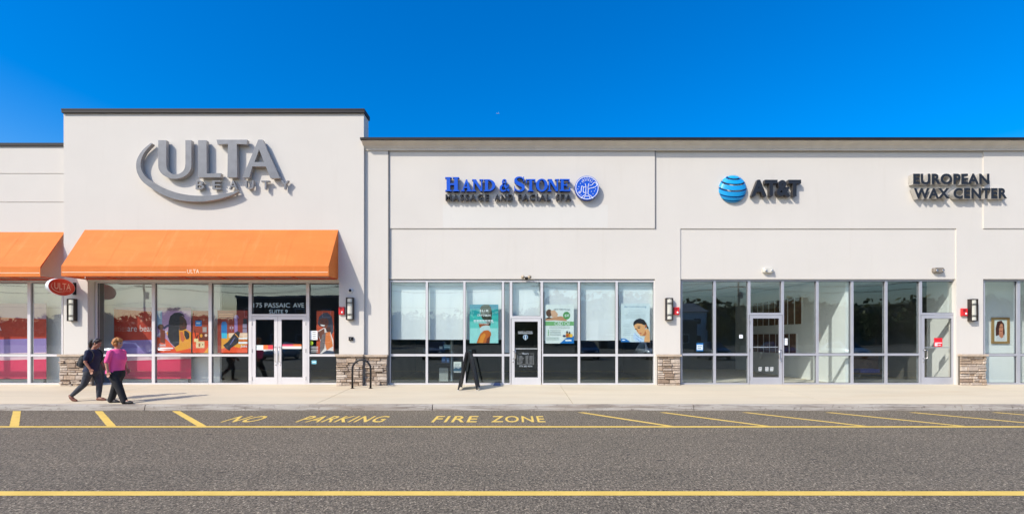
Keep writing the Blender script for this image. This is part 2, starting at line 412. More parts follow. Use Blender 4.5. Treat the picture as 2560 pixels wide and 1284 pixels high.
PZ = .004
def stripe(pts, label):
    mb = MB(); n = 24
    (ax, ay), (bx, by), (cx, cy), (dx, dy) = pts                # a-b one long edge, d-c the other
    L = [(ax+(bx-ax)*i/n, ay+(by-ay)*i/n) for i in range(n+1)]; Q = [(dx+(cx-dx)*i/n, dy+(cy-dy)*i/n) for i in range(n+1)]
    j = lambda p, s: (p[0]+.006*noise.noise((p[0]*4,p[1]*4,s)), p[1]+.006*noise.noise((p[0]*5,p[1]*5,s+7)), PZ)
    for i in range(n): mb.quad(j(L[i],1), j(L[i+1],1), j(Q[i+1],9), j(Q[i],9))
    tag(mb.build('painted_stripe', M['paint']), label, kind='structure')
stripe([(-25,5.66),(25,5.66),(25,5.82),(-25,5.82)], 'long yellow line nearest the camera across the asphalt')
stripe([(-25,9.95),(25,9.95),(25,10.10),(-25,10.10)], 'long yellow line bounding the fire lane below the lettering')
for k, (xk, xl) in enumerate([(-14.6,-12.6),(-12.55,-10.5),(-10.5,-8.47),(-8.55,-6.58)]):
    stripe([(xk,12.16),(xl,10.104),(xl+.2,10.104),(xk+.2,12.16)], ['hatch stripe outside the frame on the left', 'yellow hatch stripe at the far left by the kerb', 'yellow hatch stripe in front of the two walking women', 'yellow hatch stripe just left of the word NO'][k])
for k, xk in enumerate([1.62,3.64,5.68,7.73,9.8,11.85,13.9]):
    w = .16
    stripe([(xk,11.95),(xk+1.6,10.104),(xk+1.6+w,10.104),(xk+w,11.95)], 'thin slanting yellow hatch stripe, number %s right of the word ZONE' % ['one','two','three','four','five','six','seven'][k])
for wd, px0, px1 in (('NO',577,657),('PARKING',757,966),('FIRE',1085,1194),('ZONE',1229,1361)):
    mb = MB(); x0, x1 = X(px0,10.98), X(px1,10.98)
    mb.text(wd, lambda u, v, q: (x0+(x1-x0)*u, 10.56+.84*v, PZ), bold=.012, space=1.12)
    tag(mb.build('painted_word', M['paint']), 'yellow word %s painted on the asphalt of the fire lane' % wd, kind='structure')

# ------------------------------------------------------------------ buildings
FZ = .295                                   # shop floor
left = thing('shop_building', 'low white shop wing left of the tall block, with orange awning', 'building', (-18, 16, .2), 'shop buildings in one row')
tall = thing('shop_building', 'tall white shop block with grey four-letter sign and orange awning', 'building', (-9.8, DU, .2), 'shop buildings in one row')
long_ = thing('shop_building', 'long low white building with three shopfronts right of the tall block', 'building', (4.6, D0, .2), 'shop buildings in one row')

xr = lambda p: X(p, D0)
ZT = Z(346, D0)                             # top of the right wall
XA = X(909.5, DU)                           # right edge of the tall block
# ---- long wing walls
mb = MB(); TH = .28
mb.box(XA+.002, xr(972), 15.94, 15.94+TH, .2, ZT)
mb.box(xr(972), xr(1637.5), 15.97, 15.97+TH, Z(571,D0), ZT)
mb.box(xr(972), xr(1637.5), 16.0, 16.0+TH, Z(697,D0), Z(571,D0))
mb.box(xr(1637.5), xr(2457), 16.0, 16.0+TH, Z(571,D0), ZT)
mb.box(xr(1637.5), xr(1701), 16.0, 16.0+TH, .2, Z(571,D0))
mb.box(xr(1701), xr(2391), 16.03, 16.03+TH, Z(697,D0), Z(571,D0))
mb.box(xr(2391), xr(2458), 16.0, 16.0+TH, .2, Z(571,D0))
mb.box(xr(2457), xr(2900), 15.97, 15.97+TH, Z(571,D0), ZT)
mb.box(xr(2458), xr(2900), 16.0, 16.0+TH, Z(697,D0), Z(571,D0))
mb.box(xr(2640), xr(2900), 16.0, 16.0+TH, .2, Z(697,D0))
mb.box(xr(2900)-.3, xr(2900), 16.3, 30, .2, ZT)
mb.box(XA+.002, xr(2900), 30, 30.3, .2, ZT)
mb.build('wall', M['stucco'], long_)
mb = MB(); mb.box(xr(1107), xr(1519), 15.9685, 15.969, Z(569,D0), Z(512,D0)); mb.build('repainted_patch', M['stucco_white'], long_)
mb = MB(); mb.box(XA+.002, xr(2900)-.3, 16.3, 30, Z(360,D0), Z(352,D0)); mb.build('roof', M['roof'], long_)
# dark strips painted along the panel joints for the shadow at each step
JOINT_SHADE = mat('joint_shadow_tone', (.16,.15,.145), .9)
mb = MB()
mb.box(xr(971.2), xr(973.6), 15.935, 15.9699, Z(957,D0), Z(376,D0)); mb.build('joint_shadow', JOINT_SHADE, long_)
mb = MB(); mb.box(xr(1636.4), xr(1638.2), 15.966, 15.9999, Z(571,D0), Z(376,D0))
mb.build('joint_shadow', JOINT_SHADE, long_)
# ---- cornice: cove soffit under a dark coping
xc0, xc1 = XA - .03, xr(2900)
mb = MB()
dc = 15.68; zb = Z(377, 15.94) ; zt = Z(350, dc)
prof = [(15.938, zb), (15.90, zb+.005), (15.895, zb+.055), (15.86, zb+.075), (15.80, zb+.15), (dc+.03, zt-.03), (dc, zt), (15.97, zt), (15.97, ZT)]
pr = [(15.938, zb), (15.905, zb), (15.90, zb+.06), (15.885, zb+.065), (15.84, zb+.13), (15.75, zt-.06), (dc+.01, zt-.03), (dc, zt-.028), (dc, zt), (15.938, zt)]
mb.rings([[(x, y, z) for y, z in pr][::-1] for x in (xc0, xc1)])
mb.build('cornice', M['cornice'], long_)
mb = MB(); mb.box(xc0-.03, xc1, dc-.05, 16.3, zt+.001, zt+.068); mb.build('coping', M['coping'], long_)

# ---- tall block
xu = lambda p: X(p, DU)
XL = xu(159)
ZU = Z(283, DU)
mb = MB()
mb.box(XL, XA, DU, DU+.3, Z(699,DU), ZU)
mb.box(XL, xu(219), DU, DU+.3, .2, Z(699,DU))
mb.box(xu(847.5), XA, DU, DU+.3, .2, Z(699,DU))
ZB = ZT - .25                               # roof line behind the false front
mb.box(XL, XL+.3, DU+.3, 27, .2, ZB)
mb.box(XA-.3, XA, DU+.3, 27, .2, ZB)
mb.box(XL, XA, 27, 27.3, .2, ZB)
mb.box(XL, XA, DU+.3, DU+.50, ZB+.001, ZU)
mb.build('wall', M['stucco'], tall)
mb = MB(); mb.box(XL+.3, XA-.3, DU+.3, 27, ZB-.12, ZB-.02); mb.build('roof', M['roof'], tall)
mb = MB(); zc = Z(281.5, DU-.07)
mb.box(XL-.01, XA+.04, DU-.07, DU+.54, zc, zc+.13)
mb.box(XL-.015, XA+.045, DU-.078, DU-.07, zc+.085, zc+.13)
mb.build('coping', M['coping'], tall)
# ---- left wing
xl = lambda p: X(p, D0)
mb = MB(); x0, x1 = xl(-260), XL-.002
g = [Z(699,D0), Z(506,D0), Z(504.4,D0), Z(434.8,D0), Z(433.2,D0), Z(366,D0)]
mb.box(x0, x1, 16.0, 16.3, g[0], g[1]); mb.box(x0, x1, 16.025, 16.3, g[1], g[2]); mb.box(x0, x1, 16.0, 16.3, g[2], g[3]); mb.box(x0, x1, 16.025, 16.3, g[3], g[4]); mb.box(x0, x1, 16.0, 16.3, g[4], g[5])
mb.box(x0, x1, 24, 24.3, .2, g[5]); mb.box(x0, x0+.3, 16.3, 24, .2, g[5]); mb.box(xl(-260), xl(-210), 16, 16.3, .2, g[0])
mb.build('wall', M['stucco'], left)
mb = MB(); mb.box(x0+.3, x1, 16.3, 24, g[5]-.3, g[5]-.2); mb.build('roof', M['roof'], left)
mb = MB(); mb.box(x0, x1, 15.95, 16.3, g[5], g[5]+.1); mb.build('coping', M['coping'], left)

# ---- stone bases with a cap ledge
def stone_face(mb, x0, x1, z0, z1, y, rnd, mi=0):
    z = z0
    while z < z1 - .02:
        h = min(rnd.choice((.045,.06,.075,.09,.12,.15)), z1 - z)
        if z1 - z - h < .035: h = z1 - z
        x = x0
        while x < x1 - .02:
            w = min(rnd.uniform(.12,.42), x1 - x)
            if x1 - x - w < .09: w = x1 - x
            d = rnd.uniform(.015,.085); g_ = .008; c = .014
            zz = [(z+g_, z+h-g_)]
            if h > .11 and w < .3 and rnd.random() < .5: zz = [(z+g_, z+h*.52-g_), (z+h*.52+g_, z+h-g_)]
            for a, b in zz:
                j = lambda: rnd.uniform(-.008,.008)
                bk = [(x+g_,y,a),(x+w-g_,y,a),(x+w-g_,y,b),(x+g_,y,b)]
                md = [(p[0]+j()*.6, y-d*.7, p[2]+j()*.5) for p in bk]
                fr = [(x+g_+c+j(),y-d+j(),a+c*.8+j()*.5),(x+w-g_-c+j(),y-d+j(),a+c*.8+j()*.5),(x+w-g_-c+j(),y-d+j(),b-c*.8+j()*.5),(x+g_+c+j(),y-d+j(),b-c*.8+j()*.5)]
                mb.rings([bk, md, fr], mi)
                d = rnd.uniform(.015,.085)
            x += w
        z += h
def stone_base(parent, segs, z0, z1, seed, x_side=None):
    rnd = random.Random(seed); mb = MB()
    for x0, x1, y in segs:
        mb.box(x0, x1, y-.004, y+.05, z0, z1, 1)
        stone_face(mb, x0, x1, z0, z1, y-.004, rnd)
    b = mb.build('stone_base', [M['stone'], M['mortar']], parent)
    mb = MB()
    for x0, x1, y in segs: mb.box(x0-.02, x1+.02, y-.105, y+.05, z1, z1+.065)
    mb.build('ledge', M['cap_stone'], b)
zs0 = sw_z(15.75)+.0
stone_base(tall, [(X(150,15.76), X(232,15.78), 15.77)], zs0, Z(890,15.77), 3)
stone_base(tall, [(X(841,15.76), XA+.0, 15.77)], zs0, Z(890,15.77), 5)
stone_base(long_, [(XA+.04, X(968,15.87), 15.87)], zs0, Z(891,15.87), 6)
stone_base(long_, [(X(1644,15.93), X(1700,15.93), 15.93)], zs0, Z(890,15.93), 8)
stone_base(long_, [(X(2399,15.93), X(2463,15.93), 15.93)], zs0, Z(889.5,15.93), 9)

# ---- windows and doors
def window(parent, x0, x1, z0, z1, d, fm, gm, bar=None, hw=.04, side=(1,1), top=.06, bot=.075, dep=.11):
    mb = MB(); a, b = x0 + (hw if side[0] else 0), x1 - (hw if side[1] else 0)
    if side[0]: mb.box(x0+.0005, a, d, d+dep, z0, z1)
    if side[1]: mb.box(b, x1-.0005, d, d+dep, z0, z1)
    mb.box(a, b, d+.003, d+dep, z1-top, z1); mb.box(a, b, d-.004, d+dep, z0, z0+bot)
    lv = [z0+bot, z1-top]
    if bar is not None:
        mb.box(a, b, d+.003, d+dep, bar-.038, bar+.038); lv = [z0+bot, bar-.038, bar+.038, z1-top]
    n = len(mb.f)
    for i in range(0, len(lv), 2):           # dark gasket lip inside the frame
        e = .012; y0, y1 = d+.045, d+.06
        mb.box(a, a+e, y0, y1, lv[i], lv[i+1], 1); mb.box(b-e, b, y0, y1, lv[i], lv[i+1], 1)
        mb.box(a+e, b-e, y0, y1, lv[i], lv[i]+e, 1); mb.box(a+e, b-e, y0, y1, lv[i+1]-e, lv[i+1], 1)
    w = mb.build('window', [fm, M['gasket']], parent)
    for i in range(0, len(lv), 2):
        mb = MB(); mb.box(a+.002, b-.002, d+.061, d+.069, lv[i]+.002, lv[i+1]-.002); mb.build('pane', gm, w)
    return w
def door(parent, x0, x1, z0, z1, d, fm, gm, hinge, stile=.105, toprail=.1, botrail=.24, handle='pull', midbar=None):
    mb = MB(); e = .006
    X0, X1 = x0+e, x1-e
    mb.box(X0, X0+stile, d, d+.05, z0+.012, z1-e); mb.box(X1-stile, X1, d, d+.05, z0+.012, z1-e)
    mb.box(X0+stile, X1-stile, d+.002, d+.05, z1-e-toprail, z1-e); mb.box(X0+stile, X1-stile, d+.002, d+.05, z0+.012, z0+.012+botrail)
    a, b, c, f = X0+stile, X1-stile, z0+.012+botrail, z1-e-toprail
    for q in ((a,a+.012,c,f),(b-.012,b,c,f)): mb.box(q[0], q[1], d+.012, d+.02, q[2], q[3], 1)
    mb.box(a+.012, b-.012, d+.012, d+.02, c, c+.012, 1); mb.box(a+.012, b-.012, d+.012, d+.02, f-.012, f, 1)
    o = mb.build('door', [fm, M['gasket']], parent)
    mb = MB(); mb.box(a+.001, b-.001, d+.021, d+.029, c+.001, f-.001); mb.build('pane', gm, o)
    if midbar: 
        mb = MB(); mb.box(a, b, d+.035, d+.06, midbar-.014, midbar+.014); mb.build('push_bar', fm, o)
    hx = x1 - e if hinge > 0 else x0 + e
    for zz in (z0+.22, (z0+z1)/2, z1-.24):
        mb = MB(); mb.tube([(hx, d-.008, zz-.06), (hx, d-.008, zz+.06)], .011, 8); mb.build('hinge', M['chrome'], o)
    sx = (X0+stile*.5) if hinge > 0 else (X1-stile*.5); zc_ = z0 + 1.02
    mb = MB(); dirn = 1 if hinge > 0 else -1
    if handle == 'pull':
        mb.tube([(sx, d, zc_+.14), (sx+.0*dirn, d-.07, zc_+.14), (sx+.085*dirn, d-.075, zc_+.135), (sx+.085*dirn, d-.075, zc_-.135), (sx, d-.07, zc_-.14), (sx, d, zc_-.14)], .0125, 8)
    else:
        mb.tube([(sx, d, zc_+.25), (sx, d-.06, zc_+.25), (sx, d-.06, zc_-.25), (sx, d, zc_-.25)], .013, 8)
    mb.tube([(sx, d, zc_-.25-(.1 if handle != 'pull' else 0)), (sx, d-.018, zc_-.25-(.1 if handle != 'pull' else 0))], .022, 12)
    mb.build('handle', M['chrome'], o, smooth=True)
    return o

def bays(parent, d, pxs, z0, z1, bar, fm, gm, hw):
    out = []
    for a, b in pxs: out.append(window(parent, X(a,d), X(b,d), z0, z1, d, fm, gm, bar, hw))
    return out
# tall block shopfront
DW = 16.10
zt_, zb_, zm_ = Z(703,DW), FZ-.03, Z(887.5,DW)
U = bays(tall, DW, [(238,383),(383,525),(525,625)], zb_, zt_, zm_, M['frame_white'], M['glass'], .05)
UT = window(tall, X(625,DW), X(769,DW), Z(790,DW), zt_, DW, M['frame_white'], M['glass'], None, .05)
UR = window(tall, X(769,DW), X(854,DW), zb_, zt_, DW, M['frame_white'], M['glass'], zm_, .05)
mb = MB(); mb.box(X(622.5,DW)+.02, X(628,DW)+.02, DW-.004, DW+.11, zb_, Z(790,DW)-.0005); mb.build('door_frame', M['frame_white'], tall); mb = MB(); mb.box(X(765.5,DW), X(769,DW)-.002, DW-.004, DW+.11, zb_, Z(790,DW)-.0005); mb.build('door_frame', M['frame_white'], tall)
dmid = X(694.5,DW)
UD1 = door(tall, X(628,DW)+.025, dmid, zb_+.01, Z(790,DW)-.003, DW, M['frame_white'], M['glass'], -1, handle='bar', stile=.115)
UD2 = door(tall, dmid, X(765.5,DW)-.002, zb_+.01, Z(790,DW)-.003, DW, M['frame_white'], M['glass'], 1, handle='bar', stile=.115)
mb = MB(); mb.box(xu(219)+.001, X(854,DW), DU+.02, DW+.11, zt_+.001, Z(697,DU)); mb.build('lintel', M['cornice'], tall)
mb = MB(); mb.box(xu(219)+.001, X(239,DW)-.001, DU+.302, DW+.11, .2, zt_); mb.build('jamb', M['stucco'], tall)
# left wing shopfront
L = bays(left, 16.08, [(-210,-75),(-75,72),(72,157)], zb_, Z(702,16.08), Z(887.5,16.08), M['frame_white'], M['glass'], .05)
# spa shopfront
DH = 16.04; zt_h = Z(700,DH); zm_h = Z(887,DH)
HS = bays(long_, DH, [(974,1067),(1067,1161),(1161,1257.5),(1257.5,1277)], zb_, zt_h, zm_h, M['frame'], M['glass_teal'], .038)
HT = window(long_, X(1277,DH), X(1355,DH), Z(795,DH), zt_h, DH, M['frame'], M['glass_teal'], None, .05)
HS2 = bays(long_, DH, [(1355,1447.5),(1447.5,1542),(1542,1637)], zb_, zt_h, zm_h, M['frame'], M['glass_teal'], .038)
HD = door(long_, X(1278,DH), X(1353,DH), zb_+.01, Z(795,DH)-.003, DH, M['frame'], M['glass'], 1, midbar=Z(871,DH))
# empty shop and wax shop
DA = 16.10; zt_a = Z(698,DA); zm_a = Z(885.5,DA)
AW = bays(long_, DA, [(1703,1787),(1787,1873)], zb_, zt_a, zm_a, M['frame_blue'], M['glass_teal'], .04)
AT_ = window(long_, X(1873,DA), X(1957,DA), Z(787,DA), zt_a, DA, M['frame_blue'], M['glass_teal'], None, .045)
AD = door(long_, X(1874,DA), X(1956,DA), zb_+.01, Z(787,DA)-.003, DA, M['frame_blue'], M['glass'], -1, midbar=Z(867,DA))
AW2 = bays(long_, DA, [(1957,2044),(2044,2131),(2131,2216),(2216,2302)], zb_, zt_a, zm_a, M['frame_blue'], M['glass_teal'], .04)
ET = window(long_, X(2302,DA), X(2389,DA), Z(787,DA), zt_a, DA, M['frame_blue'], M['glass_teal'], None, .045)
ED = door(long_, X(2303,DA), X(2387,DA), zb_+.01, Z(787,DA)-.003, DA, M['frame_blue'], M['glass'], 1, midbar=Z(868,DA))
RW = bays(long_, DA, [(2459,2547),(2547,2640)], zb_, zt_a, Z(886.5,DA), M['frame_blue'], M['glass_teal'], .05)

# ---- rooms behind the glass
def room(parent, x0, x1, y0, y1, zc_, wl, fl, cl, grid=True, wr=None, wb=None):
    mb = MB(); mb.box(x0, x1, y0, y1, .2, FZ-.035); mb.build('interior_floor', fl, parent)
    mb = MB(); mb.box(x0, x1, y0, y1, zc_, zc_+.08, 0)
    if grid:
        n = int((x1-x0)/1.22)
        for i in range(1, n+1): mb.box(x0+i*1.22-.012, x0+i*1.22+.012, y0, y1, zc_-.005, zc_-.001, 1)
        for j in range(1, int((y1-y0)/.61)+1): mb.box(x0, x1, y0+j*.61-.012, y0+j*.61+.012, zc_-.01, zc_-.006, 1)
    mb.build('interior_ceiling', [cl, M['grid']], parent)
    mb = MB(); zc2 = zc_-.011
    mb.box(x0, x0+.1, y0+.002, y1, FZ-.034, zc2, 0); mb.box(x1-.1, x1, y0+.002, y1, FZ-.034, zc2, 1); mb.box(x0+.101, x1-.101, y1-.1, y1, FZ-.034, zc2, 2)
    mb.build('interior_wall', [wl, wr or wl, wb or wl], parent)
zt2 = Z(690,16.3)
room(tall, XL+.301, XA-.301, 16.25, 24, zt2+.12, M['int_taupe'], M['int_floor'], M['ceil'])
mb = MB(); mb.box(XL+.42, X(550,16.9), 16.9, 17.0, FZ-.034, zt2+.1); mb.build('interior_wall', M['int_wall'], tall)
mb = MB(); mb.box(xl(-190), XL-.12, 16.95, 17.05, FZ-.034, zt2+.08); mb.build('interior_wall', M['int_wall'], left)
room(left, xl(-200), XL-.01, 16.31, 22.5, zt2+.1, M['int_wall'], M['int_floor'], M['ceil'])
XP1, XP2, XP3 = xr(1668), xr(2140), xr(2420)
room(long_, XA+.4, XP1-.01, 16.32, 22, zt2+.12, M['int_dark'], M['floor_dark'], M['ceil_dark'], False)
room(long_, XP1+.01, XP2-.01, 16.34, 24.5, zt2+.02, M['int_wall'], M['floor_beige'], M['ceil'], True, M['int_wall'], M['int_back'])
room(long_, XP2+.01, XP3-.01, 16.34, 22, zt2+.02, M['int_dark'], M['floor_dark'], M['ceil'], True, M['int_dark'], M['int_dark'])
mb = MB(); mb.box(XP3-.25, XP3-.12, 16.345, 17.3, FZ-.034, zt2+.005); mb.build('interior_wall', M['int_wall'], long_)
room(long_, XP3+.01, xr(2895), 16.34, 17.2, zt2+.02, M['int_wall'], M['int_floor'], M['ceil'], True, M['int_wall'], M['int_wall'])
# column in the empty shop
xcol = X(2064, 17.4)
mb = MB(); mb.box(xcol, X(2103,17.4), 17.4, 18.0, FZ-.03, zt2-.01); mb.build('column', M['int_wall'], long_)

# ------------------------------------------------------------------ awnings
PALE = mat('pale_orange_print', (.95,.74,.54), .7)
SEAM = mat('orange_seam', (.805,.232,.041), .8)
def awning(x0, x1, dw, ztop, label, name_text=None, cut=None):
    p = .84; yf = dw - p; zbk = Z(664.5, 15.0); zlo = Z(689.5, 15.0)
    root = thing('awning', label, 'awning', ((x0+x1)/2, dw, zlo), 'orange canvas awnings')
    mb = MB(); n = 30
    rows = [0, .05, .3, .6, .9, 1]
    def pt(i, r):
        x = x0 + (x1-x0)*i/n
        sag = -.012*math.sin(math.pi*r)*(1-abs(math.cos(math.pi*i/n*9)))
        return (x, dw-.01 - (p-.01)*r + sag*.5, ztop + (zbk-ztop)*r + sag)
    for i in range(n):
        for a, b in zip(rows[:-1], rows[1:]): mb.quad(pt(i,b), pt(i+1,b), pt(i+1,a), pt(i,a))
    for j in range(1, int((x1-x0)/1.5)+1):
        xs0 = x0 + (x1-x0)*j/(int((x1-x0)/1.5)+1); i = (xs0-x0)/(x1-x0)*n
        for a, b in zip(rows[:-1], rows[1:]):
            A_, B_ = pt(i,a), pt(i,b); u = .003
            mb.quad((B_[0]-.005,B_[1]-u,B_[2]+u),(B_[0]+.005,B_[1]-u,B_[2]+u),(A_[0]+.005,A_[1]-u,A_[2]+u),(A_[0]-.005,A_[1]-u,A_[2]+u), 1)
    mb.build('canopy', [M['canvas'], SEAM], root, smooth=True)
    mb = MB()
    for i in range(n):
        xa, xb = x0+(x1-x0)*i/n, x0+(x1-x0)*(i+1)/n
        mb.quad((xa,yf,zlo),(xb,yf,zlo),(xb,yf,zbk),(xa,yf,zbk), 0)
    zl = Z(680, 15.0)
    xt0, xt1 = X(468,15.0), X(498,15.0)
    segs = [(x0+.02, x1-.02)] if not name_text else [(x0+.02, xt0-.03), (xt1+.03, x1-.02)]
    for a, b in segs: mb.quad((a,yf-.003,zl-.008),(b,yf-.003,zl-.008),(b,yf-.003,zl+.008),(a,yf-.003,zl+.008), 1)
    if name_text: mb.textxz(name_text, xt0, xt1, Z(683,15.0), Z(673,15.0), yf-.003, mf=1)
    mb.build('valance', [M['canvas'], PALE], root)
    for sx, s in ((x0, -1), (x1, 1)):
        mb = MB(); q = [(sx,yf,zlo),(sx,dw-.01,zlo),(sx,dw-.01,ztop),(sx,yf,zbk)]
        mb.quad(*(q if s > 0 else q[::-1]))
        if cut: mb.build('side_panel', M['canvas'], root)
    mb = MB(); r = .018
    for zz, yy in ((zlo, yf+.02), (zlo, dw-.03), (zbk-.02, yf+.03)): mb.tube([(x0+.03,yy,zz),(x1-.03,yy,zz)], r, 6)
    k = int((x1-x0)/1.05)
    for i in range(k+1):
        x = x0+.04 + (x1-x0-.08)*i/k
        mb.tube([(x,yf+.02,zlo),(x,dw-.03,zlo)], r, 6); mb.tube([(x,dw-.03,ztop-.06),(x,yf+.04,zbk-.03)], r, 6); mb.tube([(x,yf+.02,zlo),(x,yf+.03,zbk)], r, 6)
    mb.build('frame', M['awning_frame'], root, smooth=True)
    return root
awning(-13.985, -5.690, DU, Z(574.5,DU), 'wide orange awning on the tall block, over the double doors', 'ULTA', True)
awning(xl(-250), -14.79, D0, Z(580,D0), 'orange awning cut off by the left edge of the photo')

# ------------------------------------------------------------------ wall signs
def px_poly(pts, fn): return [fn(*p) for p in pts]
# grey four-letter sign: traced in a 3.084x enlargement whose corner is (130, 250)
yF, yB = DU-.185, DU-.05
zf = lambda a, b: (X(a/3.084+130, yF), Z(b/3.084+250, yF))
ul = thing('wall_sign', 'large grey raised letters ULTA BEAUTY with a sweeping curved stroke', 'sign', (X(520,DU), DU, Z(510,DU)), 'raised signs on the shop fronts')
def letter(root, polys, ribs, mats, name='letter', yf=yF, yb=yB, rim=True):
    mb = MB()
    for i, p in enumerate(polys): mb.poly(p, yf-.0005*i, yb, 0, 1)
    for i, (p, w) in enumerate(ribs): mb.ribbon(p, w, yf-.0005*(i+len(polys)), yb, 0, 1)
    return mb.build(name, mats, root)
GL = [M['grey_letter'], M['letter_side']]
def arc(cx, cy, rx, ry, a0, a1, n=16): return [(cx+rx*math.cos(R(a0+(a1-a0)*i/n)), cy+ry*math.sin(R(a0+(a1-a0)*i/n))) for i in range(n+1)]
u_out = [(818,310),(880,310),(880,500)] + [(p[0],p[1]) for p in arc(953,505,73,68,180,0)][1:-1] + [(1028,490),(1028,310),(1074,310),(1074,505)] + arc(946,505,128,102,0,180)[1:-1] + [(818,505)]
letter(ul, [px_poly(u_out, zf)], [], GL)
letter(ul, [px_poly([(1126,310),(1190,310),(1192,566),(1302,564),(1300,596),(1126,596)], zf)], [], GL)
letter(ul, [px_poly([(1268,306),(1506,306),(1500,342),(1424,338),(1426,596),(1352,596),(1356,338),(1276,342)], zf)], [], GL)
A = [(1590,306),(1622,306),(1756,602),(1684,602),(1648,510),(1545,512),(1520,596),(1468,596)]
letter(ul, [px_poly([(1590,306),(1606,330),(1590,400),(1560,478),(1545,512),(1520,598),(1468,598)], zf), px_poly([(1590,306),(1622,306),(1756,602),(1684,602),(1592,372)], zf), px_poly([(1556,478),(1650,478),(1662,512),(1540,512)], zf)], [], GL)
sw = [(768,334),(705,395),(668,470),(672,545),(712,612),(790,668),(900,722),(1020,752),(1150,760),(1280,746),(1380,722),(1432,702)]
ww = [10,22,32,38,42,46,52,50,44,34,20,5]
letter(ul, [], [([zf(*p) for p in sw], [w/3.084*yF/F for w in ww])], GL, 'swoosh')
for ch, cxx in zip('BEAUTY', (1132,1262,1390,1516,1640,1790)):
    a, b = zf(cxx-32, 684), zf(cxx+32, 617)
    mb = MB(); mb.textxz(ch, a[0], b[0], a[1], b[1], yF+.04, yB, mf=0, ms=1, bold=.01); mb.build('tagline_letter', GL, ul)

# blue serif sign: traced in a 6.095x enlargement whose corner is (1100, 420)
ys, yb_ = 15.97-.175, 15.97-.03
zh = lambda a, b: (X(a/6.095+1100, ys), Z(b/6.095+420, ys))
hs_ = thing('wall_sign', 'raised blue serif letters HAND & STONE with round blue emblem and dark tagline', 'sign', (X(1290,D0), 15.97, Z(505,D0)), 'raised signs on the shop fronts')
def band(cx, cy, rxo, ryo, rxi, ryi, a0, a1, n=20):
    o = arc(cx, cy, rxo, ryo, a0, a1, n); i = arc(cx, cy, rxi, ryi, a0, a1, n)
    return [[o[k], o[k+1], i[k+1], i[k]] for k in range(n)]
rect = lambda a, b, c, d: [(a,c),(b,c),(b,d),(a,d)]
GLY = {
 'H': ([rect(.1,.36,0,1), rect(.64,.9,0,1), rect(.3,.7,.44,.56), rect(0,.46,0,.085), rect(.54,1,0,.085), rect(0,.46,.915,1), rect(.54,1,.915,1)], []),
 'A': ([[(.12,.05),(.24,.05),(.54,.82),(.5,1),(.46,1)], [(.46,1),(.58,1),(.92,.04),(.62,.04)], rect(.26,.68,.27,.37), rect(0,.36,0,.085), rect(.52,1,0,.085)], []),
 'N': ([rect(.1,.22,0,1), rect(.78,.9,.0,1), [(.08,.97),(.36,1),(.9,.0),(.74,.0)], rect(0,.34,0,.085), rect(0,.3,.915,1), rect(.64,1,.915,1)], []),
 'D': ([rect(.1,.36,0,1), rect(0,.4,0,.085), rect(0,.4,.915,1)] + band(.36,.5,.62,.5,.36,.4,90,-90), []),
 'T': ([rect(.36,.64,0,1), rect(.02,.98,.9,1), rect(.02,.12,.68,.95), rect(.88,.98,.68,.95), rect(.22,.78,0,.085)], []),
 'O': (band(.5,.5,.5,.52,.24,.42,0,360,32), []),
 'E': ([rect(.1,.36,0,1), rect(0,.94,0,.1), rect(0,.9,.9,1), rect(.3,.68,.45,.55), rect(.86,.97,0,.3), rect(.82,.92,.72,1), rect(.6,.68,.36,.64)], []),
 'S': ([[(.86,.66),(.94,.66),(.94,1),(.86,1)], [(.02,0),(.1,0),(.1,.36),(.02,.36)]], [([(.92,.78),(.72,.93),(.46,.96),(.22,.88),(.16,.72),(.32,.57),(.6,.46),(.84,.34),(.86,.17),(.7,.05),(.44,.03),(.2,.1),(.05,.26)], [.08,.1,.11,.16,.24,.28,.28,.26,.22,.14,.1,.1,.06])]),
 '&': ([], [([(.98,.04),(.8,.16),(.56,.42),(.34,.7),(.34,.9),(.48,.97),(.62,.9),(.62,.76),(.42,.6),(.16,.42),(.08,.24),(.18,.08),(.4,.03),(.66,.12),(.82,.32),(.86,.5),(.98,.54)], [.16,.2,.22,.2,.14,.1,.12,.13,.14,.18,.2,.18,.12,.1,.1,.09,.08])]),
}
def serif(root, ch, x0, x1, z0, z1, yf, yb, mats, name='letter'):
    g = lambda p: (x0+(x1-x0)*p[0], z0+(z1-z0)*p[1])
    P, Rb = GLY[ch]
    sc_ = ((x1-x0)+(z1-z0))/2
    return letter(root, [[g(p) for p in q] for q in P], [([g(p) for p in q], [w*sc_ for w in ws]) for q, ws in Rb], mats, name, yf, yb)
BL = [M['blue_letter'], M['blue_dark']]
for ch, a, b, c, d in [('H',78,292,138,352),('A',318,484,174,352),('N',488,662,172,352),('D',668,846,172,352),('&',912,1058,170,352),('S',1128,1290,130,352),('T',1306,1458,168,352),('O',1462,1642,166,354),('N',1640,1816,168,352),('E',1826,1990,166,350)]:
    p, q = zh(a, d), zh(b, c); serif(hs_, ch, p[0], q[0], p[1], q[1], ys, yb_, BL)
for wd, a, b in (('MASSAGE',82,748),('AND',832,1112),('FACIAL',1192,1690),('SPA',1772,2004)):
    p, q = zh(a, 490), zh(b, 392); mb = MB(); mb.textxz(wd, p[0], q[0], p[1], q[1], ys+.03, yb_, mf=0, ms=1, bold=.022, space=1.25); mb.build('tagline_word', [M['black_letter'], M['black_side']], hs_)
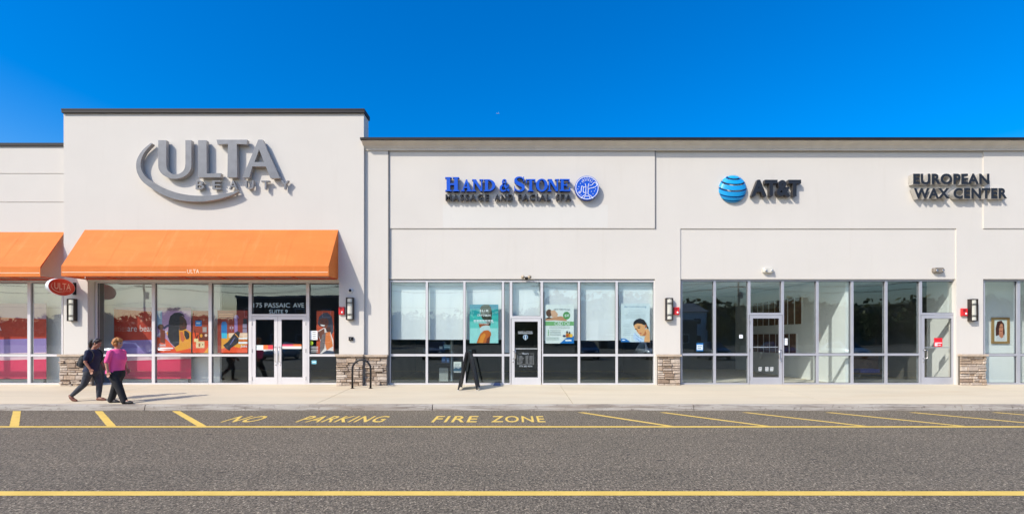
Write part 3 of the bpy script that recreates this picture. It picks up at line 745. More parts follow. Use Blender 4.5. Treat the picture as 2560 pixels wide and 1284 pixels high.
# round emblem
ce = zh(2240, 302); re_ = 183/6.095*ys/F
mb = MB(); mb.poly(arc(ce[0], ce[1], re_, re_, 0, 360, 48)[:-1], ys, yb_, 0, 1); em = mb.build('emblem', BL, hs_)
ep = lambda a, b: (ce[0]+a*re_, ce[1]+b*re_); mb = MB()
yy = ys-.006
for k in range(48):
    o = arc(0,0,.955,.955,k*7.5,k*7.5+7.5,1); i = arc(0,0,.905,.905,k*7.5,k*7.5+7.5,1); mb.poly([ep(*o[0]),ep(*o[1]),ep(*i[1]),ep(*i[0])], yy, ys-.0002)
wln = lambda pts, w=.046: mb.ribbon([ep(*p) for p in pts], [w*re_]*len(pts), yy-.001, ys-.0002, sub=5)
for s in (-1, 1):
    wln([(s*.16,.38),(s*.09,.1),(s*.1,-.2),(s*.1,-.52),(s*.34,-.68),(s*.5,-.88)])
    wln([(s*.26,-.9),(s*.2,-.72),(0,-.68)])
wln([(-.1,.05),(-.28,.08),(-.44,.14),(-.48,-.1),(-.5,-.32),(-.66,-.3),(-.66,-.44),(-.52,-.42)])
wln([(-.3,.04),(-.3,-.36),(-.12,-.38)])
wln([(.12,-.08),(.34,-.02),(.5,.02),(.72,.1),(.82,.3),(.66,.46),(.5,.36),(.42,.24),(.2,.2)])
for a in (-66,-44,-22,0,22,44,66):
    sx, cz = math.sin(R(a)), math.cos(R(a)); wln([(sx*.34,.34+cz*.24),(sx*.5,.34+cz*.54)], .036)
for p in [(-.68,.1),(-.55,.36),(-.76,-.1),(.62,-.28),(.5,-.5),(.36,-.3),(.72,-.1),(-.36,.62),(.5,.66),(-.5,-.6)]:
    mb.poly([ep(p[0]+.035*math.cos(t),p[1]+.035*math.sin(t)) for t in (i*1.0472 for i in range(6))], yy, ys-.0002)
mb.build('emblem_lines', M['sign_white'], em)

# globe sign: traced in a 2.783x enlargement whose corner is (1640, 320)
ya, yab = 16.0-.17, 16.0-.03
za = lambda a, b: (X(a/2.783+1640, ya), Z(b/2.783+320, ya))
at = thing('wall_sign', 'raised black letters AT&T beside a sky blue striped globe', 'sign', (X(1900,D0), 16.0, Z(505,D0)), 'raised signs on the shop fronts')
p, q = za(664, 474), za(1010, 359)
mb = MB(); mb.textxz('AT&T', p[0], q[0], p[1], q[1], ya, yab, mf=0, ms=1, bold=.045, space=1.0); mb.build('lettering', [M['black_letter'], M['black_side']], at)
gc = za(546, 416); rg = 97/2.783*ya/F
mb = MB(); tilt = R(24)
lats = [(-62,-46),(-38,-22),(-14,4),(12,31),(39,57)]
def gp(la, lo, rr):
    x = math.cos(la)*math.sin(lo); y = -math.cos(la)*math.cos(lo); z = math.sin(la)
    y2 = y*math.cos(tilt) - z*math.sin(tilt); z2 = -y*-math.sin(tilt)*-1 + z*math.cos(tilt) if False else z*math.cos(tilt) + y*math.sin(tilt)
    return (gc[0]+rr*x, 16.0-.03 + .42*rr*y2, gc[1]+rr*z2)
for la0, la1 in lats:
    n = 40
    for i in range(n):
        for (ra, rb, fa, fb) in (((la0, la1, 1, 1)), (la0, la0, .84, 1), (la1, la1, 1, .84)):
            l0, l1 = -math.pi*.98 + 2*math.pi*.98*i/n, -math.pi*.98 + 2*math.pi*.98*(i+1)/n
            mb.quad(gp(R(ra),l0,rg*fa), gp(R(ra),l1,rg*fa), gp(R(rb),l1,rg*fb), gp(R(rb),l0,rg*fb), 0 if ra != rb else 1)
n = 40; ring = [gp(R(66), 2*math.pi*i/n, rg) for i in range(n)]; top = gp(R(90), 0, rg)
for i in range(n): mb.add([ring[i], ring[(i+1)%n], top], [(0,1,2)], 0)
mb.build('globe', [M['globe_blue'], M['globe_back']], at)

# wax shop sign
ye, yeb = 16.0-.19, 16.0-.02
ew = thing('wall_sign', 'raised black letters EUROPEAN WAX CENTER with pale metal returns, in two rows', 'sign', (X(2395,D0), 16.0, Z(510,D0)), 'raised signs on the shop fronts')
for tx, a, b, c, d in (('EUROPEAN',1786,2316,393,318),('WAX CENTER',1790,2440,492,418)):
    p, q = za(a, c), za(b, d)
    mb = MB(); mb.textxz(tx, p[0], q[0], p[1], q[1], ye, yeb, mf=0, ms=1, bold=.04, space=1.08); mb.build('lettering', [M['black_letter'], M['pale_side']], ew)

# oval blade sign, square to the wall
bs = thing('blade_sign', 'orange-red oval sign ULTA projecting from the wall above a lamp', 'sign', (X(183,DU), DU, Z(738,15.4)))
xs_ = X(187,DU); cy_, cz_ = DU-.50, Z(717.5,15.35); ry, rz, tk = .46, .27, .045
mb = MB(); n = 48
el = [(cy_+ry*math.cos(2*math.pi*i/n), cz_+rz*math.sin(2*math.pi*i/n)) for i in range(n)]
mb.rings([[(xs_-tk+.02, cy_+(y-cy_)*.97, cz_+(z-cz_)*.95) for y, z in el],[(xs_-tk, y, z) for y, z in el],[(xs_+tk, y, z) for y, z in el]][::1])
mb.build('rim', M['sign_white'], bs)
mb = MB(); mb.rings([[(xs_+tk, cy_+(y-cy_)*.985, cz_+(z-cz_)*.975) for y, z in el],[(xs_+tk+.012, cy_+(y-cy_)*.955, cz_+(z-cz_)*.94) for y, z in el]])
mb.build('face', M['oval_red'], bs)
mb = MB(); xx = xs_+tk+.0135
mb.text('ULTA', lambda u, v, k: (xx, cy_-.27+.56*u, cz_-.075+.20*v), bold=.0)
mb.text('BEAUTY', lambda u, v, k: (xx, cy_-.1+.38*u, cz_-.125+.03*v), space=1.5)
cr = [(cy_-.33,cz_+.1),(cy_-.37,cz_),(cy_-.3,cz_-.1),(cy_-.12,cz_-.165),(cy_+.08,cz_-.16)]
t_ = MB(); t_.ribbon(cr, [.004,.014,.018,.014,.004], 0); mb.add([(xx, v[0], v[2]) for v in t_.v], t_.f)
mb.build('lettering', mat('pale_orange_lettering', (.82,.52,.36), .5), bs)
mb = MB(); mb.box(xs_-.05, xs_+.05, DU-.02, DU+.001-.001, cz_-.2, cz_+.2); mb.box(xs_-.03, xs_+.03, DU-.09, DU-.02, cz_-.17, cz_+.17); mb.build('bracket', M['black'], bs)

# ------------------------------------------------------------------ small things on the walls
def sconce(px, py, d, label):
    x, z = X(px, d), Z(py, d); w, h = .115, .365
    r = thing('wall_lamp', label, 'wall lamp', (x, d, z-h), 'tall wall lamps beside the shopfronts')
    mb = MB(); mb.box(x-w, x+w, d-.02, d, z-h, z+h)
    for s in (-1, 1): mb.box(x+s*w, x+s*(w-.020), d-.14, d-.02, z-h, z+h)
    mb.box(x-w+.020, x+w-.020, d-.14, d-.02, z+h-.03, z+h); mb.box(x-w+.020, x+w-.020, d-.14, d-.02, z-h, z-h+.03)
    for zz in (h-.16, h-.19, -h+.16, -h+.19): mb.box(x-w+.020, x+w-.020, d-.150, d-.1405, z+zz-.006, z+zz+.006)
    mb.build('housing', M['bronze'], r)
    mb = MB(); a, b = w-.0205, h-.031
    n = 8; rs = []
    for i in range(n+1):
        t = -1+2*i/n; rs.append((x+a*t, d-.06-.075*math.sqrt(max(0,1-t*t*.75))))
    for i in range(n): mb.quad((rs[i][0],rs[i][1],z-b),(rs[i+1][0],rs[i+1][1],z-b),(rs[i+1][0],rs[i+1][1],z+b),(rs[i][0],rs[i][1],z+b))
    mb.build('diffuser', M['lamp_glass'], r)
sconce(185, 774.5, DU, 'dark wall lamp with cream glass right below the oval blade sign')
sconce(877, 771.5, DU, 'wall lamp half in awning shade, above the bicycle rack')
sconce(1671, 772.5, D0, 'wall lamp on the pillar between the blind-covered windows and the empty shop')
sconce(2427, 775, D0, 'wall lamp on the pillar at the right end, right of a red alarm box')
def alarm(px, py, d, label):
    x, z = X(px, d), Z(py, d); r = thing('fire_alarm', label, 'fire alarm', (x, d, z-.12), 'red alarm boxes on the walls')
    mb = MB(); w = .095
    mb.rings([[(x-w*k, d-yy, z-.125*k),(x+w*k, d-yy, z-.125*k),(x+w*k, d-yy, z+.125*k),(x-w*k, d-yy, z+.125*k)] for yy, k in ((0,1),(.055,1),(.07,.92))][::1]); mb.build('housing', M['red'], r)
    mb = MB(); mb.sphere((x+.03, d-.075, z-.05), (.032,.02,.036), 10, 6); mb.build('strobe', M['sign_white'], r, True)
    mb = MB()
    for k in range(4): mb.box(x-.055, x+.02, d-.0725, d-.0702, z+.02+k*.022, z+.028+k*.022)
    mb.build('grille', M['black'], r)
alarm(855, 776.5, DU, 'red alarm box in awning shade right of the portrait poster')
alarm(1690, 777, D0, 'red alarm box on the middle pillar, right of its wall lamp')
alarm(2408, 780, D0, 'red alarm box on the right pillar, left of its wall lamp')
x, z = X(876.5,DU), Z(726,DU)
dcm = thing('security_camera', 'small round white camera dome high on the wall beside the awning', 'camera', (x, DU, z-.07))
mb = MB(); mb.rings([[(x+r_*math.cos(t), DU-yy, z+r_*math.sin(t)) for t in (2*math.pi*i/20 for i in range(20))] for yy, r_ in ((0,.075),(.045,.07),(.055,.055))]); mb.build('mount', M['white'], dcm, True)
mb = MB(); mb.sphere((x, DU-.055, z), (.05,.035,.05), 16, 8); mb.build('lens', M['black'], dcm, True)
x, z = X(878,DU), Z(846,DU)
bc = thing('outlet_box', 'little black weatherproof box low on the wall above the bicycle rack', 'outlet box', (x, DU, z-.06))
mb = MB(); mb.rings([[(x-.07*k, DU-yy, z-.06*k),(x+.07*k, DU-yy, z-.06*k),(x+.07*k, DU-yy, z+.06*k),(x-.07*k, DU-yy, z+.06*k)] for yy, k in ((0,1),(.05,1),(.075,.7))]); mb.build('cover', M['black'], bc)
mb = MB(); mb.tube([(x, DU-.075, z),(x, DU-.09, z)], .02, 10); mb.build('latch', M['chrome'], bc)
def twin_light(px, py, d, label, m):
    x, z = X(px, d), Z(py, d); r = thing('emergency_light', label, 'emergency light', (x, d, z-.09), 'emergency lights over the shopfronts')
    mb = MB(); w, h = .17, .085; 
    def rr(k, yy):
        o = []
        for sx, sz, a0 in ((1,-1,-90),(1,1,0),(-1,1,90),(-1,-1,180)):
            for i in range(5):
                a = R(a0+90*i/4); o.append((x+sx*(w*k-.05)+.05*math.cos(a), d-yy, z+sz*(h*k-.045)+.045*math.sin(a)))
        return o
    mb.rings([rr(1,0), rr(1,.08), rr(.86,.115)]); mb.build('housing', m, r)
    for s in (-1, 1):
        mb = MB(); mb.tube([(x+s*.1, d-.10, z-.01),(x+s*.1, d-.135, z-.025)], [.04,.046], 14); l = mb.build('lamp_head', m, r, False)
        mb = MB(); mb.sphere((x+s*.1, d-.136, z-.025), (.036,.012,.036), 10, 6); mb.build('lens', M['chrome'], l, True)
twin_light(1918, 676, 16.03, 'cream twin-headed light on the wall over the empty shop door', M['cream'])
twin_light(2342, 675.5, 16.03, 'grey twin-headed light on the wall over the wax shop door', mat('smoky_grey_plastic', (.24,.21,.175), .4))
x, z = X(1316,15.98), Z(693,15.98)
fl = thing('flood_light', 'weathered double floodlight perched on the frame above the spa door', 'floodlight', (x, 16, z-.1), None)
mb = MB(); mb.tube([(x,16.0,z-.03),(x,15.94,z-.035)], [.05,.05], 14); mb.tube([(x-.02,15.95,z-.03),(x-.09,15.9,z+.01)], .016, 8); mb.tube([(x+.02,15.95,z-.03),(x+.07,15.9,z+.02)], .016, 8); mb.build('bracket', M['bronze'], fl, True)
for s, dx_ in ((-1,-.1),(1,.085)):
    mb = MB(); mb.tube([(x+dx_,15.92,z+.03),(x+dx_*1.2,15.8,z-.01)], [.035,.062], 14); mb.build('lamp_head', mat('rusty_cream', (.46,.38,.27), .6, var=.4, vscale=20), fl, True)

# ------------------------------------------------------------------ blinds behind the spa glass
def blind(px0, px1, pyb, label, top=None):
    d = DH + .2; x0, x1 = X(px0,d), X(px1,d); zt = Z(top or 700, d); zb = Z(pyb, d)
    r = thing('roller_blind', label, 'blind', ((x0+x1)/2, d, zb), 'white roller blinds in the spa windows')
    mb = MB(); n = 6
    for i in range(n):
        a, b = x0+(x1-x0)*i/n, x0+(x1-x0)*(i+1)/n; f = lambda t: d+.006*math.sin((t-x0)*9)
        for y_ in (0, .002): pass
        mb.quad((a,f(a),zb+.02),(b,f(b),zb+.02),(b,d,zt),(a,d,zt))
    mb.build('cloth', M['blind'], r)
    mb = MB(); mb.box(x0, x1, d-.008, d+.008, zb, zb+.022); mb.build('hem_bar', M['white'], r)
    mb = MB(); mb.tube([(x0,d+.03,zt+.04),(x1,d+.03,zt+.04)], .035, 10); mb.build('roller', M['white'], r)
names = ['white blind in the leftmost spa window', 'white blind in the second spa window from the left', 'white blind behind the teal poster', 'narrow white blind beside the spa door', 'short white blind above the spa door', 'white blind behind the green and white oil poster', 'plain white blind between two posters, right of the spa door', 'white blind behind the facial poster by the pillar']
for (a, b, c), nm in zip([(977,1064,848),(1071,1158,848.5),(1165,1254,848.5),(1262,1274,881),(1282,1351,795),(1360,1444,850.5),(1452,1538,850.5),(1547,1633,850)], names): blind(a, b, c, nm)

# ------------------------------------------------------------------ posters and notices
def inset(px, d): return X(px, d)
class Sheet(MB):
    """printed sheet: polygons traced in an enlargement (scale k, corner ox, oy), stacked half a millimetre apart"""
    def __init__(s, d, k, ox, oy): MB.__init__(s); s.d, s.k, s.ox, s.oy, s.n, s.mats = d, k, ox, oy, 0, []
    def mi(s, m):
        if m not in s.mats: s.mats.append(m)
        return s.mats.index(m)
    def pt(s, p): return (X(p[0]/s.k+s.ox, s.d), Z(p[1]/s.k+s.oy, s.d))
    def p(s, pts, m):
        s.n += 1; s.poly([s.pt(q) for q in pts], s.d - .0006*s.n, None, s.mi(m))
    def r(s, a, b, c, d_, m): s.p([(a,b),(c,b),(c,d_),(a,d_)], m)
    def back(s, a, b, c, d_, m):
        p, q = s.pt((a,d_)), s.pt((c,b)); s.box(p[0], q[0], s.d, s.d+.004, p[1], q[1], s.mi(m))
    def rib(s, pts, ws, m):
        s.n += 1; s.ribbon([s.pt(q) for q in pts], [w/s.k*s.d/F for w in ws], s.d-.0006*s.n, None, s.mi(m))
    def ell(s, cx, cy, rx, ry, m, a0=0, a1=360): s.p(arc(cx, cy, rx, ry, a0, a1, 28)[:(-1 if a1-a0 == 360 else None)], m)
    def t(s, txt, a, b, c, d_, m, **k):
        s.n += 1; p, q = s.pt((a,d_)), s.pt((c,b)); s.textxz(txt, p[0], q[0], p[1], q[1], s.d-.0006*s.n, mf=s.mi(m), **k)
    def done(s, name, label, cat, group=None): return tag(s.build(name, s.mats), label, cat, group)
_cm = {}
def ink(r, g, b, k=.92):
    key = (r,g,b,k)
    if key not in _cm: _cm[key] = mat('print_ink', tuple(c*k for c in lin(r,g,b)), .55, var=.03, vscale=6)
    return _cm[key]
PD = DH + .085
# teal slimming poster
s = Sheet(PD, 8.03, 1140, 740)
s.back(275,165,850,940, ink(30,170,160))
for i, (y0, y1, c) in enumerate([(165,260,(18,140,165)),(260,380,(20,165,165)),(380,500,(55,190,178)),(500,640,(110,212,200)),(640,940,(165,228,220))]): s.r(275,y0,850,y1,ink(*c))
s.p([(485,250),(510,195),(560,168),(660,168),(705,230),(722,330),(715,450),(690,590),(650,590),(610,520),(520,440),(495,360)], ink(52,58,40))
s.p([(455,540),(640,545),(660,600),(560,640),(480,650),(465,600)], ink(170,85,30))
s.p([(475,640),(520,600),(600,580),(670,590),(705,700),(640,680),(560,690),(500,730)], ink(205,225,222))
s.p([(415,938),(440,860),(490,750),(560,690),(640,678),(700,720),(705,770),(680,840),(675,938)], ink(205,105,25))
s.p([(450,930),(500,790),(570,740),(600,780),(560,860),(540,938)], ink(235,150,45)); s.p([(600,938),(620,850),(690,790),(672,938)], ink(120,50,20))
W_ = ink(245,250,250)
s.t('SLIM', 480,268,645,308, W_, bold=.03, space=1.5); s.r(470,324,655,329,W_); s.t('CRYOSKIN', 428,360,692,402, W_, bold=.03, space=1.2)
for y, a, b, h in ((475,355,755,26),(520,360,770,9),(545,470,660,9)):
    for k in range(7): s.r(a+(b-a)*k/7, y, a+(b-a)*(k+.82)/7, y+h, W_)
s.done('poster', 'teal poster with an orange-lit figure in the window left of the spa door', 'poster', 'advertising posters in the shop windows')
# oil massage poster
s = Sheet(PD, 5.84, 1270, 740); WP = ink(236,242,236)
s.back(538,120,962,688, WP)
G1, G2 = ink(125,185,120), ink(85,160,85)
s.r(538,368,962,428,G1)
s.p([(545,355),(545,325),(620,320),(700,300),(780,290),(850,330),(860,362),(700,350)], ink(205,150,110)); s.ell(600,245,45,55,ink(95,60,40)); s.p([(620,215),(680,200),(730,260),(715,310),(640,305)], ink(225,180,145)); s.p([(540,325),(600,300),(640,320),(560,330)], ink(70,45,35))
s.ell(855,282,52,56,G2); s.t('$30', 828,262,890,305, W_, bold=.01); s.t('NEW CBD Massage', 672,182,908,206, ink(20,70,90)); s.t('CBD Oil', 680,372,898,422, W_)
for y in (440,462): s.r(600,y,900,y+5,ink(170,180,175))
for y in (495,518,540,562): s.r(610,y,770,y+5,ink(150,165,160)); s.ell(588,y+2,8,8,G1)
for y in (600,615,632): s.r(555,y,740,y+4,ink(170,190,180))
s.p([(755,688),(850,610),(962,580),(962,688)], ink(20,120,195)); s.r(835,632,925,654,W_)
s.r(845,540,905,600,ink(210,150,40)); s.r(850,508,872,540,ink(50,30,20)); s.r(905,550,940,598,ink(235,190,60)); s.r(888,520,908,548,ink(60,40,30)); s.r(800,565,840,590,ink(30,50,90)); s.r(850,555,880,585,ink(180,60,30))
s.done('poster', 'white and green oil massage poster right of the spa door', 'poster', 'advertising posters in the shop windows')
# facial poster
s = Sheet(PD, 9.18, 1530, 740); WQ = ink(222,234,234)
s.back(205,165,868,1050, WQ)
s.t('dermabalancing', 280,215,790,272, ink(105,150,180)); s.t('FACIAL', 400,306,660,326, ink(160,180,195), space=2.2)
GR = ink(185,200,205)
for y, a, b in ((362,390,700),(396,330,765),(427,310,780),(458,300,780),(488,320,750)): s.r(a,y,b,y+6,GR)
for y, a, b in ((640,290,410),(676,255,445),(706,320,400),(757,270,440),(800,270,420),(840,270,430),(882,245,465)): s.r(a,y,b,y+7,GR)
SK, SK2, HR = ink(238,178,118), ink(200,120,65), ink(32,28,28)
s.p([(500,830),(620,930),(720,980),(740,1048),(560,1048),(480,960)], ink(205,225,245)); s.rib([(520,840),(590,920),(700,980)],[8,12,8],ink(110,160,215)); s.rib([(550,960),(620,1010),(660,1045)],[8,14,8],ink(110,160,215))
s.p([(735,1048),(745,950),(770,900),(700,850),(740,760),(820,740),(866,820),(866,1048)], SK)
s.p([(500,680),(530,640),(600,610),(700,640),(745,680),(760,780),(740,850),(690,905),(650,905),(600,850),(560,790),(520,740)], SK)
s.p([(690,905),(740,850),(760,780),(790,850),(760,910)], SK2); s.p([(745,650),(790,640),(800,700),(760,740)], SK2)
s.p([(485,640),(500,580),(560,530),(640,508),(730,540),(790,620),(810,680),(840,720),(825,755),(795,720),(780,640),(740,660),(660,630),(580,620),(520,650),(500,690)], HR)
s.ell(615,722,32,14,ink(70,45,35)); s.rib([(575,700),(620,685),(660,700)],[6,9,5],HR); s.ell(545,752,20,10,ink(90,55,40)); s.p([(570,740),(600,800),(620,815),(580,815)], SK2); s.ell(650,850,28,12,ink(190,90,80))
s.p([(205,1050),(205,965),(300,970),(370,1010),(415,1050)], ink(10,110,180)); s.r(235,995,300,1012,W_)
s.done('poster', 'pale facial poster with a dark-haired woman in the last spa window', 'poster', 'advertising posters in the shop windows')
# portrait and product posters behind the tall block's glass (traced at 9.173x, corner 380,760)
BD = DW + .10
s = Sheet(BD, 9.173, 380, 760)
s.back(100,150,895,1115, ink(185,150,185))
OR, OR2, YE, DK, BRN = ink(240,85,30), ink(225,60,25), ink(238,165,45), ink(38,38,48), ink(75,45,35)
s.r(100,150,230,500,ink(165,195,215))
s.p([(100,740),(330,800),(480,960),(560,1060),(895,1010),(895,1115),(100,1115)], OR); s.p([(320,640),(360,720),(480,900),(520,1000),(560,1080),(895,1000),(895,640),(760,560),(500,600)], YE)
s.p([(640,640),(700,620),(760,800),(710,870),(660,820)], ink(215,110,60))
s.p([(620,250),(720,280),(790,380),(800,470),(790,560),(700,600),(630,600)], BRN)
s.p([(385,400),(420,270),(520,195),(640,190),(720,230),(760,300),(700,260),(630,290),(640,420),(620,600),(630,780),(620,920),(530,980),(420,880),(360,740),(375,560)], DK)
s.p([(740,600),(790,610),(850,660),(860,750),(830,800),(780,800),(740,700)], DK)
s.ell(690,395,38,10,DK); s.rib([(650,365),(690,352),(730,365)],[5,10,5],DK); s.p([(720,400),(760,470),(715,478)], ink(105,62,45)); s.ell(725,530,42,15,ink(110,40,40))
s.p([(105,745),(130,690),(200,640),(330,610),(360,630),(220,690)], ink(215,215,225)); s.ell(205,520,70,65,ink(95,60,40)); s.p([(190,570),(300,600),(300,900),(195,870)], ink(120,50,30)); s.rib([(260,560),(340,500),(410,480)],[50,50,40],ink(50,50,90))
s.t('Good', 160,900,310,960, W_, bold=.02); s.r(140,990,490,1020,W_); s.r(150,1045,430,1056,W_)
s.done('poster', 'orange and lilac poster of a long-haired woman holding a hair dryer', 'poster', 'advertising posters in the shop windows')
s = Sheet(BD, 9.173, 380, 760)
s.back(930,150,1290,1115, ink(165,60,30)); 
s.p([(930,640),(1060,660),(1290,700),(1290,1115),(930,1115)], OR); s.p([(1180,1115),(1290,980),(1290,1115)], YE)
s.ell(1070,420,85,85,ink(120,35,25)); s.r(995,375,1140,500,ink(30,130,200)); s.r(1015,410,1110,455,ink(190,215,235)); s.r(1160,520,1255,640,ink(150,150,150)); s.r(1175,540,1240,620,ink(185,170,160))
s.r(1080,660,1290,830,ink(110,40,20)); s.ell(1130,720,30,40,YE); s.ell(1240,710,32,32,ink(235,205,180)); s.r(1010,850,1205,1000,ink(238,215,165)); s.r(1070,895,1105,970,ink(170,80,25)); s.ell(1165,922,14,14,DK); s.r(965,785,1065,860,ink(245,225,160)); s.rib([(975,600),(1000,700),(1020,780),(1060,690)],[16,16,16,16],ink(70,25,20))
s.r(1040,228,1210,240,ink(215,120,80)); s.r(1000,265,1270,275,ink(200,100,70))
s.done('poster', 'narrow orange product poster with a blue box beside the portrait poster', 'poster', 'advertising posters in the shop windows')
s = Sheet(BD, 9.173, 380, 760)
s.back(1500,140,2190,1115, ink(150,50,30))
s.p([(1590,780),(1760,660),(2190,660),(2190,1115),(1590,1115)], YE); s.p([(1590,1020),(1800,950),(2000,1000),(2190,900),(2190,1115),(1590,1115)], OR); s.p([(1760,660),(2190,655),(2190,760),(1980,740),(1760,770)], ink(245,215,185))
s.p([(1585,700),(1590,440),(1620,395),(1690,395),(1720,450),(1720,700)], ink(20,120,190)); s.r(1595,660,1720,780,ink(60,195,225))
s.p([(1890,640),(1890,400),(1880,300),(1910,245),(1960,245),(2000,330),(1960,300),(1965,640)], ink(165,135,195)); s.r(1785,510,1870,570,ink(185,165,180)); s.rib([(1825,480),(1825,620)],[30,30],ink(150,90,100))
s.r(2090,330,2180,450,DK); s.r(2080,450,2180,650,ink(150,140,165)); s.r(2080,545,2180,560,DK)
s.p([(1635,940),(1740,860),(1870,690),(1960,610),(2020,640),(1990,790),(1980,880),(1800,1010),(1780,1060),(1700,1020)], DK); s.rib([(1790,930),(1850,840),(1900,760)],[14,24,10],ink(110,110,170)); s.rib([(1910,680),(1985,760)],[18,18],YE)
s.r(1990,760,2190,800,W_); s.r(2000,815,2190,850,ink(225,120,60)); s.r(1985,860,2190,905,W_); s.t('Just', 2030,930,2185,1000, W_, bold=.02)
for y in (222,262): s.r(1535,y,1860,y+14,ink(235,150,110))
s.done('poster', 'orange product poster with a black hair dryer, left of the double doors', 'poster', 'advertising posters in the shop windows')
# smiling portrait right of the doors (traced at 4.757x, corner 615,690)
s = Sheet(BD, 4.757, 615, 690)
s.back(838,412,1046,918, ink(205,80,35))
s.p([(850,560),(870,480),(920,435),(970,430),(1020,480),(1035,560),(1040,660),(1000,720),(960,600),(880,600)], ink(72,74,88))
s.p([(870,520),(900,490),(960,495),(985,540),(970,600),(920,615),(880,590)], ink(115,65,50)); s.p([(880,570),(940,580),(930,595),(895,590)], W_)
s.ell(905,535,9,5,DK); s.ell(955,540,9,5,DK); s.p([(862,520),(880,470),(940,445),(1000,490),(960,500),(900,500)], ink(80,82,98))
s.p([(860,650),(930,610),(1000,650),(1040,760),(1040,918),(880,918),(900,800),(862,720)], ink(232,225,220)); s.p([(862,660),(930,620),(940,700),(880,760)], ink(120,70,50)); s.p([(905,700),(960,660),(930,860),(880,918),(880,800)], ink(120,110,110))
s.p([(950,610),(1000,600),(1005,660),(985,680),(955,650)], ink(80,45,38)); s.p([(950,670),(1000,660),(1035,830),(960,880),(940,800)], ink(225,130,65)); s.p([(900,918),(960,880),(1046,890),(1046,918)], ink(40,60,90))
s.done('poster', 'portrait poster of a smiling woman between the double doors and a red alarm box', 'poster', 'advertising posters in the shop windows')
# notices stuck on the glass
GD = DW + .055
def sticker(win, d, rects, name='sticker', k=1, ox=0, oy=0):
    s = Sheet(d, k, ox, oy)
    for it in rects:
        if it[0] == 'r': s.r(*it[1:])
        elif it[0] == 'e': s.ell(*it[1:])
        else: s.t(*it[1:-1], it[-1])
    return s.build(name, s.mats, win)
BK = ink(60,60,60)
sticker(UR, GD, [('r',763,648,850,756,W_)] + [('r',790,662+i*22,830,668+i*22,BK) for i in range(4)] , 'notice', 4.757, 615, 690)
sticker(UR, GD, [('e',777,794,22,24,ink(165,195,30))], 'sticker', 4.757, 615, 690)
sticker(UR, GD, [('r',770,835+i*19,858,842+i*19,ink(200,205,205)) for i in range(4)], 'opening_hours', 4.757, 615, 690)
sticker(UR, GD, [('r',780,1000,838,1042,ink(130,200,215)), ('r',790,1016,828,1024,W_)], 'sticker', 4.757, 615, 690)
for wd_, a_, b_ in (('175',88,190),('PASSAIC',222,522),('AVE',560,690)): sticker(UT, GD, [('t',wd_,a_,318,b_,372,ink(185,212,216))], 'address_lettering', 4.757, 615, 690)
sticker(UT, GD, [('t','SUITE 9',275,398,495,442,ink(185,212,216))], 'address_lettering', 4.757, 615, 690)
sticker(UD1, DW+.0205, [('r',94,818,205,870,ink(225,238,232)),('r',205,818,262,870,ink(240,120,55)),('r',262,818,322,870,ink(225,60,75)),('r',94,870,322,877,W_)], 'sticker_band', 4.757, 615, 690)
sticker(UD2, DW+.0205, [('r',428,808,560,832,ink(225,80,110)),('r',560,808,660,832,ink(240,120,60)),('r',428,832,660,862,ink(238,235,225))], 'sticker_band', 4.757, 615, 690)
LT = ink(190,200,205)
sticker(HD, DH+.0205, [('t','HAND & STONE',148,508,355,530,LT),('r',148,538,360,546,LT),('e',255,595,36,36,ink(150,180,200)),('e',255,595,28,28,ink(60,90,120)),('r',248,570,262,640,LT)], 'lettering', 5.84, 1270, 740)
gq = ink(150,155,155)
sticker(HD, DH+.0205, [('t','Hours',205,818,300,850,LT),('r',150,835,190,839,gq),('r',320,835,380,839,gq)] + [('r',150,868+i*17,150+w,873+i*17,gq) for i, w in enumerate((60,68,85,72,55,70,58))] + [('r',255,868+i*17,296,873+i*17,gq) for i in range(7)] + [('r',312,868+i*17,360,873+i*17,gq) for i in range(7)] + [('r',135,990,375,994,gq),('r',135,856,139,990,gq),('r',371,856,375,990,gq),('t','973-283-9356',165,1008,355,1030,LT)], 'opening_hours', 5.84, 1270, 740)
sticker(AW[0], DA+.055, [('r',1741,857,1758,877,ink(25,110,175)),('r',1742,861,1757,874,ink(215,228,232)),('r',1744,864,1755,866,ink(120,150,170)),('r',1744,869,1753,871,ink(120,150,170))], 'notice')
sticker(AW[1], DA+.055, [('r',1848,836,1857,845,W_),('r',1850,838,1855,840,ink(190,190,190))], 'notice')
sticker(AW2[0], DA+.055, [('r',1961,845,1969,862,W_),('r',1963,848,1967,850,ink(190,190,190))], 'notice')
for cols_ in (((1896,1905),),((1913,1922),(1925,1934))): sticker(AD, DA+.0205, [('r',a,917+i*3.6,b-i*.5,919.2+i*3.6,ink(215,220,220)) for i in range(3) for a, b in cols_], 'opening_hours')
sticker(ED, DA+.0205, [('r',2335,844,2356,866,ink(235,30,45)),('r',2337,855.5,2355,857.5,W_),('r',2337,859,2344,864,W_),('r',2346,861,2352,862.5,W_)], 'notice')

# ------------------------------------------------------------------ display walls and things inside the shops
def board(px0, px1, d, bands, label, text=None):
    r = thing('display_board', label, 'display board', ((X(px0,d)+X(px1,d))/2, d, Z(bands[-1][1][0],d)), 'striped display boards inside the window')
    s = Sheet(d, 1, 0, 0); ys0 = bands[0][0]; ys1 = bands[-1][1]
    s.back(px0, min(ys0), px1, max(ys1), bands[0][2])
    for (a0, a1), (b0, b1), m in bands: s.p([(px0,a0),(px1,a1),(px1,b1),(px0,b0)], m)
    for t in text or []: s.t(*t)
    s.build('panel', s.mats, r)
    mb = MB()
    for px in (px0+4, px1-8): mb.box(X(px,d), X(px+4,d), d+.005, d+.06, FZ-.034, Z(min(ys0),d))
    mb.build('leg', M['black'], r)
    return r
MAU, RBR, LAV, PNK, CRI = ink(185,160,175), ink(190,60,35), ink(150,130,190), ink(235,205,215), ink(225,25,90)
